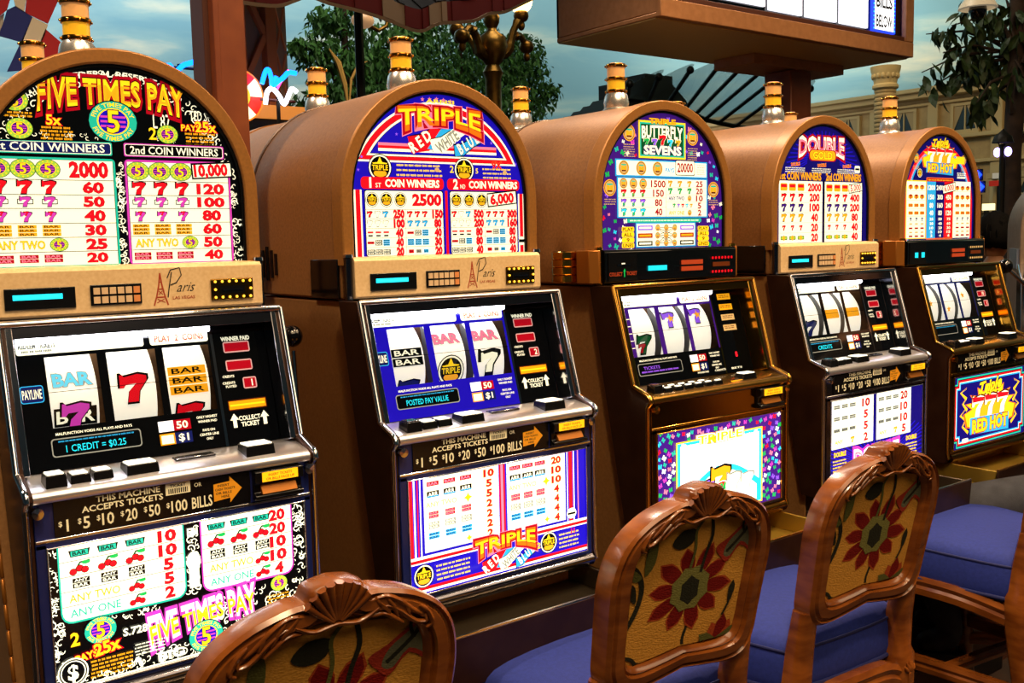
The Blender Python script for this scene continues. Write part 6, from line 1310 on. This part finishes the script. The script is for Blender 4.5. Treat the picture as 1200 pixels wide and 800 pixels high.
def head(parent, c, yaw, pitch=0):
    """skull with brow, nose, mouth, ears and a cap of hair"""
    R_ = Euler((pitch, 0, yaw)).to_matrix().to_4x4(); M_ = Matrix.Translation(c) @ R_
    b = MB(); b.sphere((0, 0, 0), .1, skin, 24, (.78, .95, 1.2)); n_ = len(b.v)
    for i_ in range(n_):
        x, y, z = b.v[i_]
        if z < 0: x *= 1 + z * 2.6; y = y * (1 + z * 1.2) - max(0, -z) * .12
        if y < -.05 and -.02 < z < .03: y += .004
        b.v[i_] = (x, y, z)
    b.add([(0, -.112, -.022), (-.014, -.088, -.028), (.014, -.088, -.028), (0, -.088, .022)], [(0, 1, 2), (0, 1, 3), (0, 2, 3)], skin)
    for sx in (-1, 1): b.sphere((sx * .078, .01, -.005), .022, skin, 10, (.35, .8, 1.3)); b.sphere((sx * .03, -.086, .004), .010, mat('eye_white', 'e8e0d4', .2), 8); b.sphere((sx * .03, -.0935, .004), .0045, mat('iris', '1c100a', .1), 8)
    b.sphere((0, -.086, -.055), .02, mat('lips', '8c4034', .5), 10, (1.1, .35, .3))
    h_ = b.build('head', parent, smooth=80); h_.matrix_basis = M_
    b = MB(); b.sphere((0, .012, .018), .113, hair_m, 28, (.86, .98, 1.12)); random.seed(4)
    keep = []
    for i_, p in enumerate(b.v):
        x, y, z = p; k_ = 1 + random.uniform(-.03, .05)
        if y < -.045 and z < .05: y = -.045; x *= .8
        if z < -.05: z = -.05 - random.uniform(0, .012)
        if z < -.0 and y < .035: z = -.0 - random.uniform(0, .01); x *= .9
        b.v[i_] = (x * k_, y * k_, z * k_)
    for q in range(90):
        a_ = random.uniform(0, 2 * PI); e_ = random.uniform(.0, 1.3); d = Vector((math.cos(a_) * math.cos(e_) * .098, math.sin(a_) * math.cos(e_) * .11 + .012, math.sin(e_) * .125 + .018))
        if d.y < -.05 and d.z < .06: continue
        b.tube([d * .95, d * 1.06 + Vector((0, 0, -.012)), d * 1.07 + Vector((0, 0, -.04))], [.006, .005, .001], hair_m, 4)
    hr = b.build('hair', h_, smooth=80); return h_
def hand(parent, at_, direction, m_=skin):
    d = Vector(direction).normalized(); side = d.cross(Vector((0, 0, 1))).normalized(); up = side.cross(d); J = {'w': (Vector(at_) - d * .02, .024, 0), 'p': (Vector(at_) + d * .045, (.036, .016), 0)}; E_ = [('w', 'p')]
    for k, L in enumerate((.062, .074, .070, .055)):
        s_ = (k - 1.5) * .019; base = Vector(at_) + d * .075 + side * s_; J['a%d' % k] = (base, .009, 0); J['b%d' % k] = (base + d * L * .5 - up * .006, .0085, 0); J['c%d' % k] = (base + d * L * .85 - up * .03, .0075, 0); E_ += [('p', 'a%d' % k), ('a%d' % k, 'b%d' % k), ('b%d' % k, 'c%d' % k)]
    J['t'] = (Vector(at_) + d * .03 + side * .04, .010, 0); J['u'] = (Vector(at_) + d * .065 + side * .055 - up * .01, .008, 0); E_ += [('w', 't'), ('t', 'u')]
    o = figure('hand', J, E_, [m_], 1); o.parent = parent; return o
# seated player in jeans at the RED HOT machine, mostly beyond the frame; facing +y
P0 = Vector((3.08, 1.385, -.032))
T = thing('person', 'seated person in grey-blue jeans, knee and thigh showing beyond the right-edge chair', 'person', tuple(P0))
J = {'pel': ((0, -.08, .80), (.15, .12), 0), 'bel': ((0, -.10, .98), (.14, .10), 1), 'che': ((0, -.10, 1.18), (.16, .11), 1), 'sho': ((0, -.09, 1.32), (.11, .08), 1), 'nec': ((0, -.07, 1.40), .05, 2), 'nk2': ((0, -.05, 1.47), .05, 2)}
E_ = [('pel', 'bel'), ('bel', 'che'), ('che', 'sho'), ('sho', 'nec'), ('nec', 'nk2')]
for sx, s_ in ((-1, 'l'), (1, 'r')):
    J.update({s_ + 'hip': ((sx * .10, -.02, .755), .09, 0), s_ + 'thi': ((-.18 if sx < 0 else -.03, .14, .745 if sx < 0 else .71), .080, 0), s_ + 'kne': ((-.22 if sx < 0 else -.07, .33, .725 if sx < 0 else .66), .066, 0), s_ + 'cal': ((-.22 if sx < 0 else -.05, .34, .54), .054, 0), s_ + 'ank': ((-.2 if sx < 0 else .0, .28, .34), .043, 0), s_ + 'foo': ((-.2 if sx < 0 else .0, .38, .30), .036, 3),
              s_ + 'ush': ((sx * .18, -.09, 1.30), .062, 1), s_ + 'elb': ((sx * .26, -.14, 1.06), .045, 1), s_ + 'wri': ((sx * .27, -.08, .86), .028, 2)})
    E_ += [('pel', s_ + 'hip'), (s_ + 'hip', s_ + 'thi'), (s_ + 'thi', s_ + 'kne'), (s_ + 'kne', s_ + 'cal'), (s_ + 'cal', s_ + 'ank'), (s_ + 'ank', s_ + 'foo'), ('sho', s_ + 'ush'), (s_ + 'ush', s_ + 'elb'), (s_ + 'elb', s_ + 'wri')]
bd = figure('body', J, E_, [jean, shirt, skin, shoe]); bd.parent = T
for sx in (-1, 1): hand(T, (sx * .27, -.07, .85), (0, .6, -.8))
head(T, (0, -.05, 1.56), PI); T.rotation_euler[2] = math.radians(33)
for sx in (-1, 1): b = MB(); fx = -.2 if sx < 0 else .0; b.box(fx - .045, fx + .045, .24, .46, .262, .30, shoe); o = b.build('shoe_sole', T, bevel=.01)
b = MB(); b.box(-.3, .3, .22, .48, .032, .262, mat('footrest_wood', '5c3418', .5)); fr_o = b.build('footrest', None, bevel=.008); fr_o.location = tuple(P0); fr_o.rotation_euler[2] = math.radians(33); tag(fr_o, 'low wooden footrest step under the feet of the seated person', 'footrest')
# dark-haired person beyond the end of the row
P1 = Vector((5.12, 2.62, 0)); T = thing('person', 'black-haired person beyond the last machine, head bowed and back of neck visible', 'person', tuple(P1))
J = {'pel': ((0, 0, .86), (.14, .11), 1), 'bel': ((0, 0, 1.0), (.125, .09), 0), 'che': ((0, -.01, 1.16), (.14, .10), 0), 'sho': ((0, -.01, 1.26), (.10, .07), 0), 'nec': ((0, -.02, 1.33), .05, 2), 'nk2': ((0, -.03, 1.38), .048, 2)}
E_ = [('pel', 'bel'), ('bel', 'che'), ('che', 'sho'), ('sho', 'nec'), ('nec', 'nk2')]
for sx, s_ in ((-1, 'l'), (1, 'r')):
    J.update({s_ + 'hip': ((sx * .09, 0, .80), .09, 1), s_ + 'kne': ((sx * .10, -.03, .45), .056, 1), s_ + 'ank': ((sx * .10, .03, .09), .04, 1), s_ + 'foo': ((sx * .11, -.11, .045), .036, 3), s_ + 'ush': ((sx * .17, -.01, 1.24), .056, 0), s_ + 'elb': ((sx * .21, -.02, .98), .042, 0), s_ + 'wri': ((sx * .18, -.18, .86), .027, 2)})
    E_ += [('pel', s_ + 'hip'), (s_ + 'hip', s_ + 'kne'), (s_ + 'kne', s_ + 'ank'), (s_ + 'ank', s_ + 'foo'), ('sho', s_ + 'ush'), (s_ + 'ush', s_ + 'elb'), (s_ + 'elb', s_ + 'wri')]
bd = figure('body', J, E_, [shirt, jean, skin, shoe]); bd.parent = T; T.rotation_euler[2] = math.radians(118)
for sx in (-1, 1): hand(T, (sx * .18, -.19, .86), (0, -1, -.2))
head(T, (0, -.045, 1.45), 0, math.radians(12))

# grey machine across the aisle end with its lever
T = thing('slot_machine', 'grey slot machine at the far right edge with black-knobbed steel lever', 'slot machine', (4.29, 1.80, 0), math.radians(-58))
gm = mat('grey_laminate', '8a7664', .5, .2, noise='7a6654', scale=40)
o, _ = archring(.26, .2, 0, 1.50)
b = MB(); b.prism(o, 0, .5, gm, 'y'); b.build('cabinet', T, smooth=30, bevel=.004)
b = MB(); b.box(-.24, .24, -.01, 0, 1.2, 1.5, blackg); b.build('glass_panel', T)
b = MB(); b.box(-.27, -.26, .02, .30, 1.34, 1.42, mat('silver_strip', 'a8b4d0', .3, .8)); b.build('side_strip', T)
b = MB(); b.prism([(-.08, .9), (-.20, 1.0), (-.16, 1.30), (-.03, 1.36), (0, 1.36), (0, .9)], -.27, -.20, chrome, 'x'); b.build('door_edge', T, bevel=.004)
lv = MB(); kq = at(1178, 312, 1, 1.80); kl = Matrix.Rotation(math.radians(58), 3, 'Z') @ (kq - Vector((4.29, 1.80, 0)))
lv.tube([kl, kl + Vector((.10, .0, -.10)), kl + Vector((.16, .02, -.20))], .007, chrome, 8); lo = lv.build('lever', T); b = MB(); b.sphere(kl, .026, blackg, 18); b.build('knob', lo)
